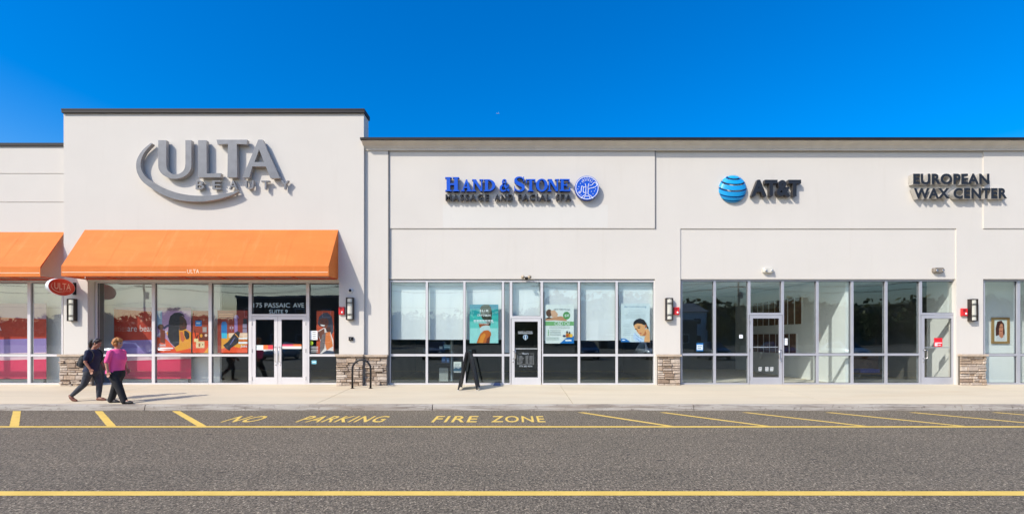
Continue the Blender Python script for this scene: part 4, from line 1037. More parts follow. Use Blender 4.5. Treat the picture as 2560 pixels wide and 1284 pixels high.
board(285, 478, 16.7, [((768,770),(772,785),MAU),((772,785),(851,846),RBR),((851,846),(887,880),LAV),((887,880),(902,896),PNK),((902,896),(946,946),CRI)], 'display board with the words are beautiful behind the walking women', [('lities',287,812,318,828,ink(190,120,100)), ('are beautiful',319,812,412,828,ink(222,215,208))])
board(-120, 116, 16.68, [((758,760),(788,797),MAU),((788,797),(850,845),RBR),((850,845),(885,880),LAV),((885,880),(903,897),PNK),((903,897),(946,946),CRI)], 'display board cut off by the left edge of the photo', [('ULTA',-60,806,4,826,ink(225,215,210))])
# spa: display shelf with boxes
def shelf_unit():
    d = 17.3; r = thing('display_shelf', 'grey shelf stand with product boxes inside the second spa window', 'shelf', (X(1115,d), d, FZ))
    mb = MB(); x0, x1 = X(1092,d), X(1127,d)
    mb.box(x1, x1+.06, d-.05, d+.3, FZ, Z(848,d)); mb.build('post', mat('shelf_grey', (.30,.36,.38), .5), r)
    mb = MB(); mb.box(x0, x1-.001, d-.15, d+.3, Z(909,d), Z(906,d)); mb.box(x0, x1-.001, d-.15, d+.3, Z(875,d), Z(872,d)); mb.build('shelf', M['black'], r)
    mb = MB(); mb.box(X(1099,d), X(1121,d), d-.1, d+.25, FZ, Z(919,d)); mb.build('cabinet', mat('pale_cabinet', (.42,.44,.40), .6), r)
shelf_unit()
def pbox(px0, px1, py0, py1, d, col, label, cat='box'):
    r = MB(); x0, x1, z0, z1 = X(px0,d), X(px1,d), Z(py1,d), Z(py0,d)
    r.box(x0, x1, d, d+.12, z0, z1); r.box(x0+.02, x1-.02, d-.002, d-.0005, z0+(z1-z0)*.3, z0+(z1-z0)*.6, 1)
    tag(r.build('product_box', [ink(*col), ink(min(255,col[0]+60),min(255,col[1]+60),min(255,col[2]+60))]), label, cat, 'product boxes in the spa window')
pbox(1098,1106,865,872.2,17.2,(190,215,225),'small pale box at the left end of the top spa shelf')
pbox(1109,1126,861,872.2,17.2,(120,170,200),'wide light blue box on the top spa shelf')
pbox(1104,1114,889,906,17.2,(80,120,175),'tall blue box on the middle spa shelf')
pbox(1116,1123,893,906,17.2,(105,145,195),'shorter blue box on the middle spa shelf')
s = Sheet(16.5, 1, 0, 0); s.back(1134,903.5,1153,930.5,WP); s.p([(1133,922),(1140,918),(1146,921),(1153,917),(1153,927),(1133,927)], ink(60,120,150))
s.r(1136,908,1150,909.5,ink(150,160,165)); s.r(1136,912,1148,913,ink(150,160,165))
s.done('notice', 'white printed card with a blue wave behind the sandwich board', 'card')
# empty shop: slatted brown panels, small red devices on the column
def slats(d0, d1, z0, z1, label, n):
    x = XP2-.112; r = thing('slat_panel', label, 'wall panel', (x, (d0+d1)/2, z0), 'brown slatted panels in the empty shop')
    mb = MB(); mb.box(x-.02, x, d0, d1, z0, z1); mb.build('backing', M['int_wall'], r)
    mb = MB(); w = (d1-d0)/n
    for i in range(n): mb.box(x-.05, x-.021, d0+w*i+.06, d0+w*(i+1)-.06, z0, z1)
    mb.build('slats', M['wood'], r)
slats(18.75, 22.6, 2.38, 3.42, 'upper brown slatted panel on the side wall of the empty shop', 8)
slats(19.1, 22.6, 1.2, 2.0, 'lower brown slatted panel on the side wall of the empty shop', 7)
for py, hh, lab, m in ((793,.1,'topmost small red device on the column in the empty shop',M['red']),(841,.13,'larger red device halfway up the column in the empty shop',M['red']),(867,.09,'brown device lowest on the column in the empty shop',M['bronze'])):
    z = Z(py,17.8); r = thing('alarm_device', lab, 'alarm device', (xcol-.03, 17.82, z-hh))
    mb = MB(); mb.box(xcol-.055, xcol-.001, 17.76, 17.88, z-hh, z+hh); mb.build('housing', m, r)
    mb = MB(); mb.sphere((xcol-.056,17.82,z-hh*.3),(.012,.022,.022),8,5); mb.build('strobe', M['sign_white'], r, True)
# wax shop: picture, bench
def picture(px0, px1, py0, py1, d, fr, label, dark):
    r = thing('framed_picture', label, 'picture', ((X(px0,d)+X(px1,d))/2, d, Z(py1,d)), 'framed pictures inside the right-hand shops')
    x0, x1, z0, z1 = X(px0,d), X(px1,d), Z(py1,d), Z(py0,d); w = .075
    mb = MB(); mb.box(x0, x0+w, d-.04, d, z0, z1); mb.box(x1-w, x1, d-.04, d, z0, z1); mb.box(x0+w, x1-w, d-.039, d, z0, z0+w); mb.box(x0+w, x1-w, d-.039, d, z1-w, z1); mb.build('frame', fr, r)
    s = Sheet(d-.012, 1, 0, 0); a, b, c, e = px0+5, py0+5, px1-5, py1-5; w, h = c-a, e-b
    s.back(a-2, b-2, c+2, e+2, ink(60,70,90) if dark else WP)
    q = lambda u, v: (a+w*u, b+h*v)
    if dark:
        s.p([q(.2,.1),q(.8,.1),q(.8,.9),q(.2,.9)], ink(35,45,75)); s.ell(*q(.6,.3), w*.16, h*.1, ink(200,140,70)); s.p([q(.3,.9),q(.4,.5),q(.75,.45),q(.8,.9)], ink(120,140,170))
    else:
        s.p([q(.2,.75),q(.18,.4),q(.3,.1),q(.6,.05),q(.8,.2),q(.86,.6),q(.8,.8)], ink(85,35,30)); s.p([q(.2,.95),q(.25,.75),q(.5,.68),q(.85,.72),q(.95,.95)], ink(225,225,228))
        s.p([q(.44,.75),q(.42,.55),q(.7,.5),q(.76,.78),q(.6,.86)], ink(215,140,105)); s.p([q(.4,.35),q(.5,.2),q(.68,.2),q(.74,.4),q(.68,.58),q(.55,.64),q(.44,.52)], ink(225,150,115)); s.p([q(.3,.4),q(.36,.15),q(.6,.1),q(.48,.28),q(.4,.5),q(.38,.72)], ink(70,28,26))
        s.ell(*q(.5,.36), w*.05, h*.018, DK); s.ell(*q(.64,.36), w*.05, h*.018, DK); s.ell(*q(.57,.53), w*.07, h*.02, ink(170,50,55))
    s.build('print', s.mats, r)
picture(2190,2232,806,858,21.85,M['bronze'],'dark framed picture on the back wall of the wax shop',True)
picture(2478,2522,793,858,17.085,mat('gold_frame',(.42,.25,.09),.4,.2),'gold framed portrait of a dark-haired woman in the rightmost window',False)
d = 19.5; be = thing('bench', 'dark bench with blue cushions inside the wax shop', 'bench', (X(2215,d), d, FZ))
for a, b in ((2140,2188),(2234,2284)):
    mb = MB(); mb.box(X(a,d), X(b,d), d-.25, d+.25, Z(930,d)+.0, Z(921,d)); mb.build('cushion', mat('blue_cushion',(.05,.05,.36),.8), be)
mb = MB(); mb.box(X(2135,d), X(2290,d), d-.27, d+.27, Z(934,d), Z(930.2,d)); mb.build('seat_board', M['wood'], be)
mb = MB(); mb.box(X(2135,d), X(2290,d), d+.27, d+.33, Z(930,d), Z(890,d)); mb.build('backrest', M['wood'], be)
for px in (2140,2212,2284):
    mb = MB(); mb.box(X(px-2,d), X(px+2,d), d-.2, d+.2, FZ-.034, Z(934,d)-.001); mb.build('leg', M['chrome'], be)

# ------------------------------------------------------------------ things on the pavement
gz = sw_z
# bicycle rack: inverted U
d = 15.2; rk = thing('bike_rack', 'black inverted-U bicycle rack in front of the stone pillar base', 'bike rack', (X(903,d), d, gz(d)))
x0, x1 = X(881,d), X(926.5,d); zt = Z(899,d); rr_ = (x1-x0)/2
mb = MB(); mb.tube([(x0,d,gz(d)),(x0,d,zt-rr_)] + [((x0+x1)/2-rr_*math.cos(math.pi*i/14), d, zt-rr_+rr_*math.sin(math.pi*i/14)) for i in range(1,14)] + [(x1,d,zt-rr_),(x1,d,gz(d))], .032, 12); mb.build('hoop', M['black'], rk, True)
for xx_ in (x0, x1):
    mb = MB(); mb.tube([(xx_,d,gz(d)-.003),(xx_,d,gz(d)+.012)], .062, 16); mb.build('base_plate', M['black'], rk)
# sandwich board standing side-on
d = 14.75; sb = thing('sandwich_board', 'black folding sandwich board standing side-on by the spa windows', 'sandwich board', (X(1170,d), d+.3, gz(d+.3)))
xa_, xb_, xt_ = X(1145,d), X(1193,d), X(1168,d); g0 = gz(d); zt = Z(879,d); wd = .62
SBM = mat('slate_face', (.05,.052,.055), .5, var=.5, vscale=5)
def leaf(xf, s):
    def P(t, off, y): # t 0 bottom .. 1 top, off along panel normal
        x = xf + (xt_+s*.035 - xf)*t + (y-d)*.06; z = g0 + (zt-g0)*t
        nx, nz_ = (zt-g0), -(xt_+s*.035-xf); l = math.hypot(nx, nz_); return Vector((x+off*s*nx/l, y, z+off*s*nz_/l))
    def slab(mb, t0, t1, o0, o1, y0, y1):
        v = [P(t,o,y) + Vector((0,0,gz(y)-g0)) for t in (t0,t1) for o, y in ((o0,y0),(o1,y0),(o1,y1),(o0,y1))]
        mb.add(v, [(0,1,2,3),(7,6,5,4),(0,4,5,1),(1,5,6,2),(2,6,7,3),(3,7,4,0)])
    mb = MB()
    for y0, y1 in ((d,d+.055),(d+wd-.055,d+wd)): slab(mb, 0, 1, -.022, .022, y0, y1)
    for t0, t1 in ((.07,.12),(.94,.995)): slab(mb, t0, t1, -.022, .022, d+.0555, d+wd-.0555)
    f = mb.build('frame', M['black'], sb)
    mb = MB(); slab(mb, .12, .94, -.008, .008, d+.0555, d+wd-.0555); mb.build('panel', SBM, f)
    mb = MB()
    for y0 in (d, d+wd-.055): slab(mb, -.012, .018, -.026, .026, y0-.002, y0+.057)
    mb.build('foot', M['cream'], f)
leaf(xa_, -1); leaf(xb_, 1)
mb = MB(); mb.tube([(xt_,d+.02,zt+.012),(xt_+.06*wd,d+wd-.02,zt+.012)], .03, 10); mb.build('hinge', M['black'], sb)
mb = MB(); x0, x1 = X(1233,15.85), X(1252,15.85); g0 = gz(15.85)
mb.add([(x0,15.78,g0),(x1,15.78,g0),(x1,15.95,g0),(x0,15.95,g0),(x0+.05,15.82,g0+.085),(x1-.04,15.82,g0+.085),(x1-.04,15.95,g0+.085),(x0+.05,15.95,g0+.085)], [(0,3,2,1),(4,5,6,7),(0,1,5,4),(1,2,6,5),(2,3,7,6),(3,0,4,7)])
tag(mb.build('door_wedge', mat('slate_blue_rubber', (.10,.13,.22), .7)), 'small slate-blue block on the sidewalk left of the spa door', 'door wedge')

# ------------------------------------------------------------------ people
def remesh(mb, voxel, smooth=2):
    me = bpy.data.meshes.new('raw'); me.from_pydata([tuple(v) for v in mb.v], [], mb.f); me.update()
    o = bpy.data.objects.new('raw', me); COL.objects.link(o)
    m = o.modifiers.new('r', 'REMESH'); m.mode = 'VOXEL'; m.voxel_size = voxel
    s = o.modifiers.new('s', 'SMOOTH'); s.factor = .5; s.iterations = smooth
    dg = bpy.context.evaluated_depsgraph_get(); dg.update()
    out = bpy.data.meshes.new_from_object(o.evaluated_get(dg))
    bpy.data.objects.remove(o); bpy.data.meshes.remove(me)
    out.polygons.foreach_set('use_smooth', [True]*len(out.polygons)); return out
def soft(name, mb, voxel, m, parent, smooth=2):
    me = remesh(mb, voxel, smooth); me.name = name; me.materials.append(m)
    o = bpy.data.objects.new(name, me); COL.objects.link(o); o.parent = parent; return o
def limb(mb, pts, rads, n=14, cap=True):
    pts = [Vector(p) for p in pts]; P, Q = [], []
    for i in range(len(pts)-1):
        for k in range(5):
            t = k/5; P.append(pts[i].lerp(pts[i+1], t)); Q.append(rads[i]*(1-t)+rads[i+1]*t)
    P.append(pts[-1]); Q.append(rads[-1])
    mb.tube(P, Q, n)
    if cap:
        for p, r in zip(pts, rads): mb.sphere(p, r*.985, n, 8)
def hand(mb, wrist, d, fwd, curl=.5):
    """palm, four unequal bent fingers and a thumb that leaves the side of the palm"""
    w = Vector(wrist); d = Vector(d).normalized(); f = Vector(fwd); f = (f - d*f.dot(d)).normalized(); nrm = d.cross(f)
    pc = w + d*.05
    ax = Matrix((f, nrm, d)).transposed()
    for k in (-1, -.33, .33, 1): limb(mb, [w + f*k*.012, pc + f*k*.026, w + d*.085 + f*k*.028], [.016,.0155,.0125], 8)
    for k, L_ in zip((1, .34, -.33, -1), (.066, .076, .071, .055)):
        b = w + d*.082 + f*k*.028; c1 = b + (d*.9 + nrm*curl*.35).normalized()*L_*.45; c2 = c1 + (d*.75 + nrm*curl).normalized()*L_*.32; c3 = c2 + (d*.5+nrm*curl*1.5).normalized()*L_*.26
        limb(mb, [b, c1, c2, c3], [.0105,.0095,.0088,.0075], 8)
    b = w + d*.025 + f*.026; c1 = b + (d*.6 + f*.8).normalized()*.035; c2 = c1 + (d*.9 + f*.3 + nrm*.3).normalized()*.032
    limb(mb, [b, c1, c2], [.0135,.0115,.009], 8)
def head(mb, c, pitch, k=1.0):
    """head of height about .22 facing +x, nodded by pitch"""
    c = Vector(c); rot = Matrix.Rotation(pitch, 3, 'Y')
    h = MB()
    h.sphere((-.012,0,.028), (.092*k,.074*k,.088*k), 20, 14); h.sphere((.022,0,-.03), (.066*k,.058*k,.078*k), 18, 12); h.sphere((.045,0,-.085), (.034,.034,.028), 12, 8)
    limb(h, [(.082,0,.012),(.098,0,-.022),(.102,0,-.036)], [.009,.013,.016], 8); h.sphere((.088,.011,-.038),(.012,.009,.009),8,6); h.sphere((.088,-.011,-.038),(.012,.009,.009),8,6)
    h.sphere((.078,0,-.064), (.014,.025,.007), 10, 6); h.sphere((.076,0,-.076), (.013,.021,.008), 10, 6)
    for s in (-1,1):
        h.sphere((-.002,s*.072,-.012),(.02,.011,.031),10,8); h.sphere((.066,s*.032,.03),(.016,.024,.009),10,6)
        limb(h, [(.055,s*.045,-.02),(.04,s*.05,-.05)], [.02,.016], 8)
    o = len(mb.v); mb.v += [tuple(c + rot @ Vector(v)) for v in h.v]; mb.f += [[i+o for i in f] for f in h.f]; mb.m += h.m
    return lambda p: c + rot @ Vector(p)
def foot(mb, heel, toe, ankle, r=.045, ex=0.0):
    heel, toe, ankle = Vector(heel), Vector(toe), Vector(ankle); m = heel.lerp(toe,.62)
    limb(mb, [heel + Vector((.03,0,.036+ex)), m + Vector((0,0,.034+ex)), toe + Vector((-.03,0,.024+ex))], [.036+ex,.042+ex,.024+ex], 12)
    limb(mb, [ankle, heel.lerp(toe,.3) + Vector((0,0,.05)), m + Vector((0,0,.036))], [r+ex,.042+ex,.036+ex], 12)
skin_dark = mat('tan_skin', (.36,.17,.10), .5, var=.06); skin_fair = mat('fair_skin', (.52,.26,.17), .5, var=.06)
iris = mat('dark_eye', (.02,.015,.012), .2)
def eyes(fn, parent):
    for s in (-1, 1):
        mb = MB(); mb.sphere((0,0,0), .0105, 10, 8); c = fn((.073,s*.031,.012)); mb.v = [tuple(Vector(v)+c) for v in mb.v]
        e = bpy.data.meshes.new('eye'); e.from_pydata(mb.v, [], mb.f); e.materials.append(iris); o = bpy.data.objects.new('eye', e); COL.objects.link(o); o.parent = parent

# woman in the pink top
d = 12.62
pk = thing('person', 'woman in a bright pink top and black trousers, walking right', 'person', (X(291,d), d, gz(d)), 'people at the shops')
body = MB()
torso = [(-.01,0,.70,.13,.155),(-.02,0,.80,.17,.185),(-.01,0,.92,.163,.185),(.012,0,1.04,.16,.182),(.045,0,1.14,.168,.185),(.042,0,1.22,.152,.19),(.02,0,1.31,.135,.19),(.01,0,1.37,.10,.165),(.015,0,1.415,.065,.085)]
body.ellipse_loft(torso, 24)
limb(body, [(.01,0,1.38),(.035,0,1.50)], [.062,.056])
fn = head(body, (.055,0,1.565), R(4))
hipR, kneeR, ankR = (0,-.095,.76), (.145,-.10,.43), (.285,-.10,.095); hipL, kneeL, ankL = (-.01,.095,.76), (-.10,.09,.42), (-.215,.09,.10)
for a, b, c in ((hipR,kneeR,ankR),(hipL,kneeL,ankL)): limb(body, [a,b,c], [.1,.066,.042])
foot(body, (.25,-.10,.012), (.515,-.11,.012), ankR); foot(body, (-.25,.09,.012), (.0,.10,.005), ankL)
shR, elR, wrR = (.005,-.20,1.335), (-.055,-.245,1.06), (-.015,-.25,.845); shL, elL, wrL = (.015,.20,1.335), (.0,.25,1.07), (.09,.235,.88)
limb(body, [shR,elR,wrR], [.055,.042,.029]); limb(body, [shL,elL,wrL], [.055,.042,.029])
hand(body, wrR, (.12,.05,-1), (1,.1,.1)); hand(body, wrL, (.5,-.05,-.8), (.8,0,.5))
b_ = soft('body', body, .0065, skin_fair, pk); eyes(fn, pk)
pinkm = mat('pink_cloth', (.98,.10,.31), .8, var=.08, vscale=7, bump=.3, bscale=30)
sh = MB(); rnd = random.Random(4)
sh.ellipse_loft([(-.035,0,.775,.205,.205),(-.03,0,.84,.196,.205),(-.015,0,.93,.178,.198),(.012,0,1.04,.174,.195),(.045,0,1.14,.182,.197),(.042,0,1.22,.165,.203),(.02,0,1.31,.148,.2),(.008,0,1.375,.112,.17),(.01,0,1.415,.08,.1)], 28)
limb(sh, [shR,(-.03,-.23,1.18),(-.052,-.247,1.10)], [.066,.064,.058]); limb(sh, [shL,(.01,.23,1.18),(.003,.25,1.11)], [.066,.064,.058])
sh.v = [tuple(Vector(v) + .009*Vector((noise.noise(Vector(v)*9), noise.noise(Vector(v)*9+Vector((5,0,0))), 0))) for v in sh.v]
soft('top', sh, .009, pinkm, pk)
blk = mat('black_trouser_cloth', (.014,.014,.016), .85, var=.3, vscale=9, bump=.3, bscale=25)
tr = MB(); tr.ellipse_loft([(-.01,0,.64,.15,.17),(-.02,0,.72,.20,.205),(-.025,0,.80,.208,.208),(-.02,0,.86,.2,.2)], 24)
for a, b, c in ((hipR,kneeR,ankR),(hipL,kneeL,ankL)):
    c2 = Vector(c) + Vector((0,0,-.03)); limb(tr, [a, b, Vector(b).lerp(c2,.55), c2], [.128,.092,.082,.078])
soft('trousers', tr, .009, blk, pk)
for hl, to, an in (((.25,-.10,.0),(.525,-.11,.0),ankR),((-.26,.09,.0),(.01,.10,-.004),ankL)):
    mb = MB(); foot(mb, hl, to, Vector(an)-Vector((0,0,.03)), .045, .006); soft('shoe', mb, .008, M['black'], pk)
hair = MB(); rnd = random.Random(2)
for i in range(120):
    u, v = rnd.uniform(0, 2*math.pi), math.acos(rnd.uniform(-.95,1)); p = Vector((math.cos(u)*math.sin(v), math.sin(u)*math.sin(v), math.cos(v)))
    if p.x > .35 and p.z < .35: continue
    hair.sphere(fn((-.028+p.x*.103, p.y*.094, .018+p.z*.103)), rnd.uniform(.022,.038), 8, 6)
hair.sphere(fn((-.03,0,.03)), (.1,.086,.1), 16, 12)
soft('hair', hair, .007, mat('ginger_blonde_hair', (.42,.175,.045), .6, var=.45, vscale=28, bump=.8, bscale=60), pk, 1)

# woman in the navy shirt
d = 12.95
nv = thing('person', 'woman in navy shirt and grey jeans with dark ponytail, looking down', 'person', (X(232,d), d, gz(d)), 'people at the shops')
body = MB()
body.ellipse_loft([(-.03,0,.72,.125,.15),(-.04,0,.82,.145,.175),(-.02,0,.94,.125,.155),(.0,0,1.05,.12,.145),(.02,0,1.15,.125,.155),(.015,0,1.25,.12,.165),(.01,0,1.33,.095,.165),(.02,0,1.385,.06,.08)], 24)
limb(body, [(.02,0,1.36),(.075,0,1.475)], [.055,.05])
fn2 = head(body, (.115,0,1.545), R(20))
hipR, kneeR, ankR = (-.03,-.085,.80), (-.16,-.085,.45), (-.475,-.085,.165); hipL, kneeL, ankL = (-.02,.085,.80), (.105,.085,.47), (.085,.085,.095)
for a, b, c in ((hipR,kneeR,ankR),(hipL,kneeL,ankL)): limb(body, [a,b,c], [.09,.06,.038])
foot(body, (.045,.085,.012), (.285,.075,.008), ankL)
limb(body, [ankR,(-.50,-.085,.12),(-.445,-.085,.05),(-.37,-.085,.025)], [.038,.04,.038,.024])
shR, elR, wrR = (.01,-.175,1.315), (-.015,-.215,1.05), (.10,-.20,.865); shL, elL, wrL = (.01,.175,1.315), (.02,.21,1.06), (.12,.19,.90)
limb(body, [shR,elR,wrR], [.047,.037,.026]); limb(body, [shL,elL,wrL], [.047,.037,.026])
hand(body, wrR, (.4,.05,-.9), (.9,.1,.4)); hand(body, wrL, (.7,-.1,-.7), (.7,0,.7))
soft('body', body, .0065, skin_dark, nv); eyes(fn2, nv)
navy = mat('navy_cloth', (.016,.024,.055), .85, var=.2, vscale=7, bump=.3, bscale=28)
sh = MB(); sh.ellipse_loft([(-.045,0,.80,.168,.195),(-.03,0,.9,.15,.178),(-.005,0,1.0,.14,.165),(.015,0,1.12,.142,.17),(.018,0,1.22,.138,.178),(.01,0,1.33,.11,.172),(.018,0,1.385,.07,.09)], 28)
limb(sh, [shR,(-.002,-.197,1.19),(-.01,-.21,1.13)], [.062,.06,.056]); limb(sh, [shL,(.012,.195,1.19),(.015,.205,1.14)], [.062,.06,.056])
sh.v = [tuple(Vector(v) + .008*Vector((noise.noise(Vector(v)*9), noise.noise(Vector(v)*9+Vector((5,0,0))), 0))) for v in sh.v]
soft('shirt', sh, .009, navy, nv)
jean = mat('dark_grey_denim', (.045,.05,.062), .85, var=.3, vscale=10, bump=.3, bscale=40)
tr = MB(); tr.ellipse_loft([(-.03,0,.68,.135,.165),(-.04,0,.78,.165,.188),(-.04,0,.86,.155,.18)], 24)
for a, b, c in ((hipR,kneeR,ankR),(hipL,kneeL,ankL)): limb(tr, [a, b, Vector(b).lerp(Vector(c),.5), c], [.112,.075,.066,.05])
soft('jeans', tr, .009, jean, nv)
brn = mat('brown_shoe_leather', (.17,.055,.03), .5, var=.2)
mb = MB(); foot(mb, (.035,.085,.0), (.295,.075,-.002), Vector(ankL)-Vector((0,0,.04)), .036, .006); soft('shoe', mb, .008, brn, nv)
mb = MB(); limb(mb, [(-.535,-.085,.15),(-.50,-.085,.105),(-.445,-.085,.047),(-.365,-.085,.024)], [.034,.047,.045,.03]); soft('shoe', mb, .008, brn, nv)
hair = MB()
hair.sphere(fn2((-.022,0,.035)), (.098,.083,.096), 20, 14); hair.sphere(fn2((-.05,0,.0)), (.075,.076,.08), 16, 10)
limb(hair, [fn2((-.1,0,.06)), fn2((-.15,0,.03)), fn2((-.165,0,-.05)), fn2((-.14,0,-.15)), fn2((-.12,0,-.2))], [.03,.045,.05,.038,.014])
hair.sphere(fn2((.03,0,.085)), (.06,.07,.035), 12, 8)
hair.v = [tuple(Vector(v) + .006*Vector((noise.noise(Vector(v)*22), noise.noise(Vector(v)*22+Vector((9,0,0))), noise.noise(Vector(v)*14)))) for v in hair.v]
soft('hair', hair, .006, mat('black_hair', (.018,.013,.011), .45, var=.4, vscale=25, bump=.6, bscale=70), nv, 1)
mb = MB(); c = [fn2((-.03 + .012*math.sin(a)*0, .087*math.cos(a), .035+.1*math.sin(a))) for a in (math.pi*i/16 for i in range(17))]
mb.tube([fn2((-.035, .0855*math.cos(a), .035+.099*math.sin(a))) for a in (math.pi*(i-1)/16 for i in range(19))], .009, 8)
o = MB(); o.v, o.f, o.m = mb.v, mb.f, mb.m
soft('headband', o, .005, mat('grey_headband', (.30,.33,.38), .4), nv, 1)
# her bag: low-slung backpack
bp0 = nv.location
bpk = thing('backpack', 'black backpack slung low on the back of the woman in navy', 'backpack', tuple(bp0 + Vector((-.22,0,.90))))
mb = MB(); mb.ellipse_loft([(-.01,0,.0,.07,.10),(-.01,0,.03,.115,.145),(0,0,.13,.125,.155),(.005,0,.24,.11,.145),(.02,0,.31,.075,.115),(.03,0,.335,.04,.07)], 22)
mb.v = [tuple(Vector(v) + .012*Vector((noise.noise(Vector(v)*11), noise.noise(Vector(v)*11+Vector((3,0,0))), 0))) for v in mb.v]
bag = mat('black_nylon', (.013,.013,.015), .7, var=.3, vscale=12, bump=.4, bscale=35)
soft('bag', mb, .010, bag, bpk)
mb = MB(); mb.ellipse_loft([(-.105,0,.03,.03,.09),(-.115,0,.05,.05,.11),(-.115,0,.12,.05,.11),(-.10,0,.16,.03,.09)], 16); soft('pocket', mb, .010, bag, bpk)
for s in (-1,1):
    mb = MB(); mb.tube([(.07,s*.09,.30),(.17,s*.115,.43),(.235,s*.125,.485),(.32,s*.13,.44),(.375,s*.135,.33),(.34,s*.15,.2),(.24,s*.165,.08),(.1,s*.15,.03)], .017, 8); soft('strap', mb, .008, bag, bpk)
mb = MB(); mb.tube([(.02,-.03,.33),(.02,-.025,.37),(.02,.025,.37),(.02,.03,.33)], .009, 8); soft('handle', mb, .006, bag, bpk)

# someone standing in the dim wax shop
d = 18.6
dp = thing('person', 'dim figure in dark clothing standing inside the wax shop', 'person', (X(2288,d), d, FZ-.035), 'people at the shops')
body = MB(); body.ellipse_loft([(0,0,.74,.115,.155),(0,0,.86,.125,.17),(0,0,1.02,.115,.145),(0,0,1.18,.12,.17),(0,0,1.29,.1,.175),(0,0,1.37,.055,.08)], 20)
limb(body, [(0,0,1.35),(.02,0,1.44)], [.052,.05]); fn3 = head(body, (.035,0,1.51), R(6))
for s in (-1,1):
    limb(body, [(0,s*.085,.78),(.02,s*.09,.44),(0,s*.09,.09)], [.09,.06,.04]); foot(body, (-.05,s*.09,.01), (.19,s*.11,.01), (0,s*.09,.09))
    w_ = (.13,s*.2,.92); limb(body, [(0,s*.18,1.3),(-.03,s*.22,1.05),w_], [.046,.037,.026]); hand(body, w_, (.6,-.1*s,-.6), (.7,0,.6))
soft('body', body, .008, skin_dark, dp); eyes(fn3, dp)
sh = MB(); sh.ellipse_loft([(0,0,.78,.15,.19),(0,0,.9,.14,.18),(0,0,1.05,.13,.165),(0,0,1.19,.135,.182),(0,0,1.31,.11,.18),(0,0,1.37,.065,.09)], 20)
for s in (-1,1): limb(sh, [(0,s*.18,1.3),(-.03,s*.22,1.05),(.07,s*.21,.96)], [.06,.05,.042])
soft('jacket', sh, .01, navy, dp)
tr = MB(); tr.ellipse_loft([(0,0,.7,.13,.17),(0,0,.82,.14,.185)], 20)
for s in (-1,1): limb(tr, [(0,s*.085,.78),(.02,s*.09,.44),(0,s*.09,.06)], [.105,.075,.06])
soft('trousers', tr, .01, jean, dp)
for s in (-1,1):
    mb = MB(); foot(mb, (-.055,s*.09,0), (.2,s*.11,0), (0,s*.09,.06), .04, .006); soft('shoe', mb, .009, M['black'], dp)
hair = MB(); hair.sphere(fn3((-.02,0,.035)), (.098,.083,.096), 18, 12); soft('hair', hair, .008, mat('dark_hair', (.02,.015,.012), .5), dp)
dp.rotation_euler.z = R(-100)

# ------------------------------------------------------------------ wooded ridge and everything across the drive: what the shop glass mirrors
leafm = []
for nm, c in (('leaf_green',(.10,.125,.04)),('leaf_olive',(.135,.135,.05)),('leaf_dark',(.065,.095,.035))):
    leafm.append(mat(nm, c, .7, var=.5, vscale=.6))
bark = mat('bark', (.12,.09,.065), .9, var=.3, vscale=6, bump=.8, bscale=12)
def make_tree(h, seed, m):
    r = thing('tree', 'tree', 'tree'); rnd = random.Random(seed)
    mb = MB(); mb.tube([(0,0,0),(.05,.03,h*.2),(-.05,.05,h*.42),(.02,0,h*.7)], [h*.028,h*.022,h*.017,h*.006], 8)
    tips = []
    for k in range(7):
        a = k*2.4; z0 = h*(.28+.05*k); e = (math.cos(a)*h*.24, math.sin(a)*h*.24, z0+h*.2); tips.append(e)
        mb.tube([(0,0,z0),(e[0]*.5,e[1]*.5,z0+h*.07),e], [h*.011,h*.008,h*.003], 6)
    mb.build('trunk', bark, r)
    mb = MB()
    cl = [(rnd.gauss(0,h*.19), rnd.gauss(0,h*.19), h*rnd.uniform(.24,.92), h*rnd.uniform(.08,.15)) for _ in range(40)] + [(t[0],t[1],t[2],h*.1) for t in tips]
    for cx, cy, cz, cr in cl:
        k_ = 1 - max(0,(cz/h-.6))*1.3; cx *= k_; cy *= k_
        for _ in range(80):
            p = Vector((rnd.gauss(0,1),rnd.gauss(0,1),rnd.gauss(0,.8))).normalized()*cr*rnd.uniform(.4,1) + Vector((cx,cy,cz))
            a = Vector((rnd.gauss(0,1),rnd.gauss(0,1),rnd.gauss(0,1))).normalized(); b = a.cross(Vector((rnd.gauss(0,1),rnd.gauss(0,1),rnd.gauss(0,1)))).normalized()
            s = h*.022*rnd.uniform(.6,1.3); mb.quad(p-a*s-b*s*.5, p+a*s-b*s*.5, p+a*s+b*s*.5, p-a*s+b*s*.5)
    mb.build('crown', m, r); return r
protos = [make_tree(8.5,1,leafm[0]), make_tree(10.5,2,leafm[1]), make_tree(9.2,3,leafm[2])]
rnd = random.Random(11); ti = 0
kinds = ['mid green', 'tall olive', 'dark green']
for i in range(26):
    xx_ = -95 + i*7.6 + rnd.uniform(-2.5,2.5)
    if -50 < xx_ < -22: yy_ = -78
    else: yy_ = -62 - rnd.uniform(0,14)
    k = rnd.randrange(3); sc_ = rnd.uniform(.75,1.15) * (.9 if xx_ > -5 else .7)
    used = protos[k].get('label') != 'tree'
    o = protos[k] if not used else copy_tree(protos[k])
    o.location = (xx_, yy_, 0); o.scale = (sc_,)*3; o.rotation_euler.z = rnd.uniform(0,6.28)
    o['group'] = 'trees across the drive, mirrored in the shop glass'; o['label'] = '%s broadleaf tree in the row across the drive, mirrored in the shop glass' % kinds[k]
for p_ in protos:
    if p_['label'] == 'tree': p_.location = (110+protos.index(p_)*6,-70,0); p_['label'] = 'tree at the far end of the row across the drive'; p_['group'] = 'trees across the drive, mirrored in the shop glass'
mb = MB(); rnd = random.Random(21); nx_ = 150
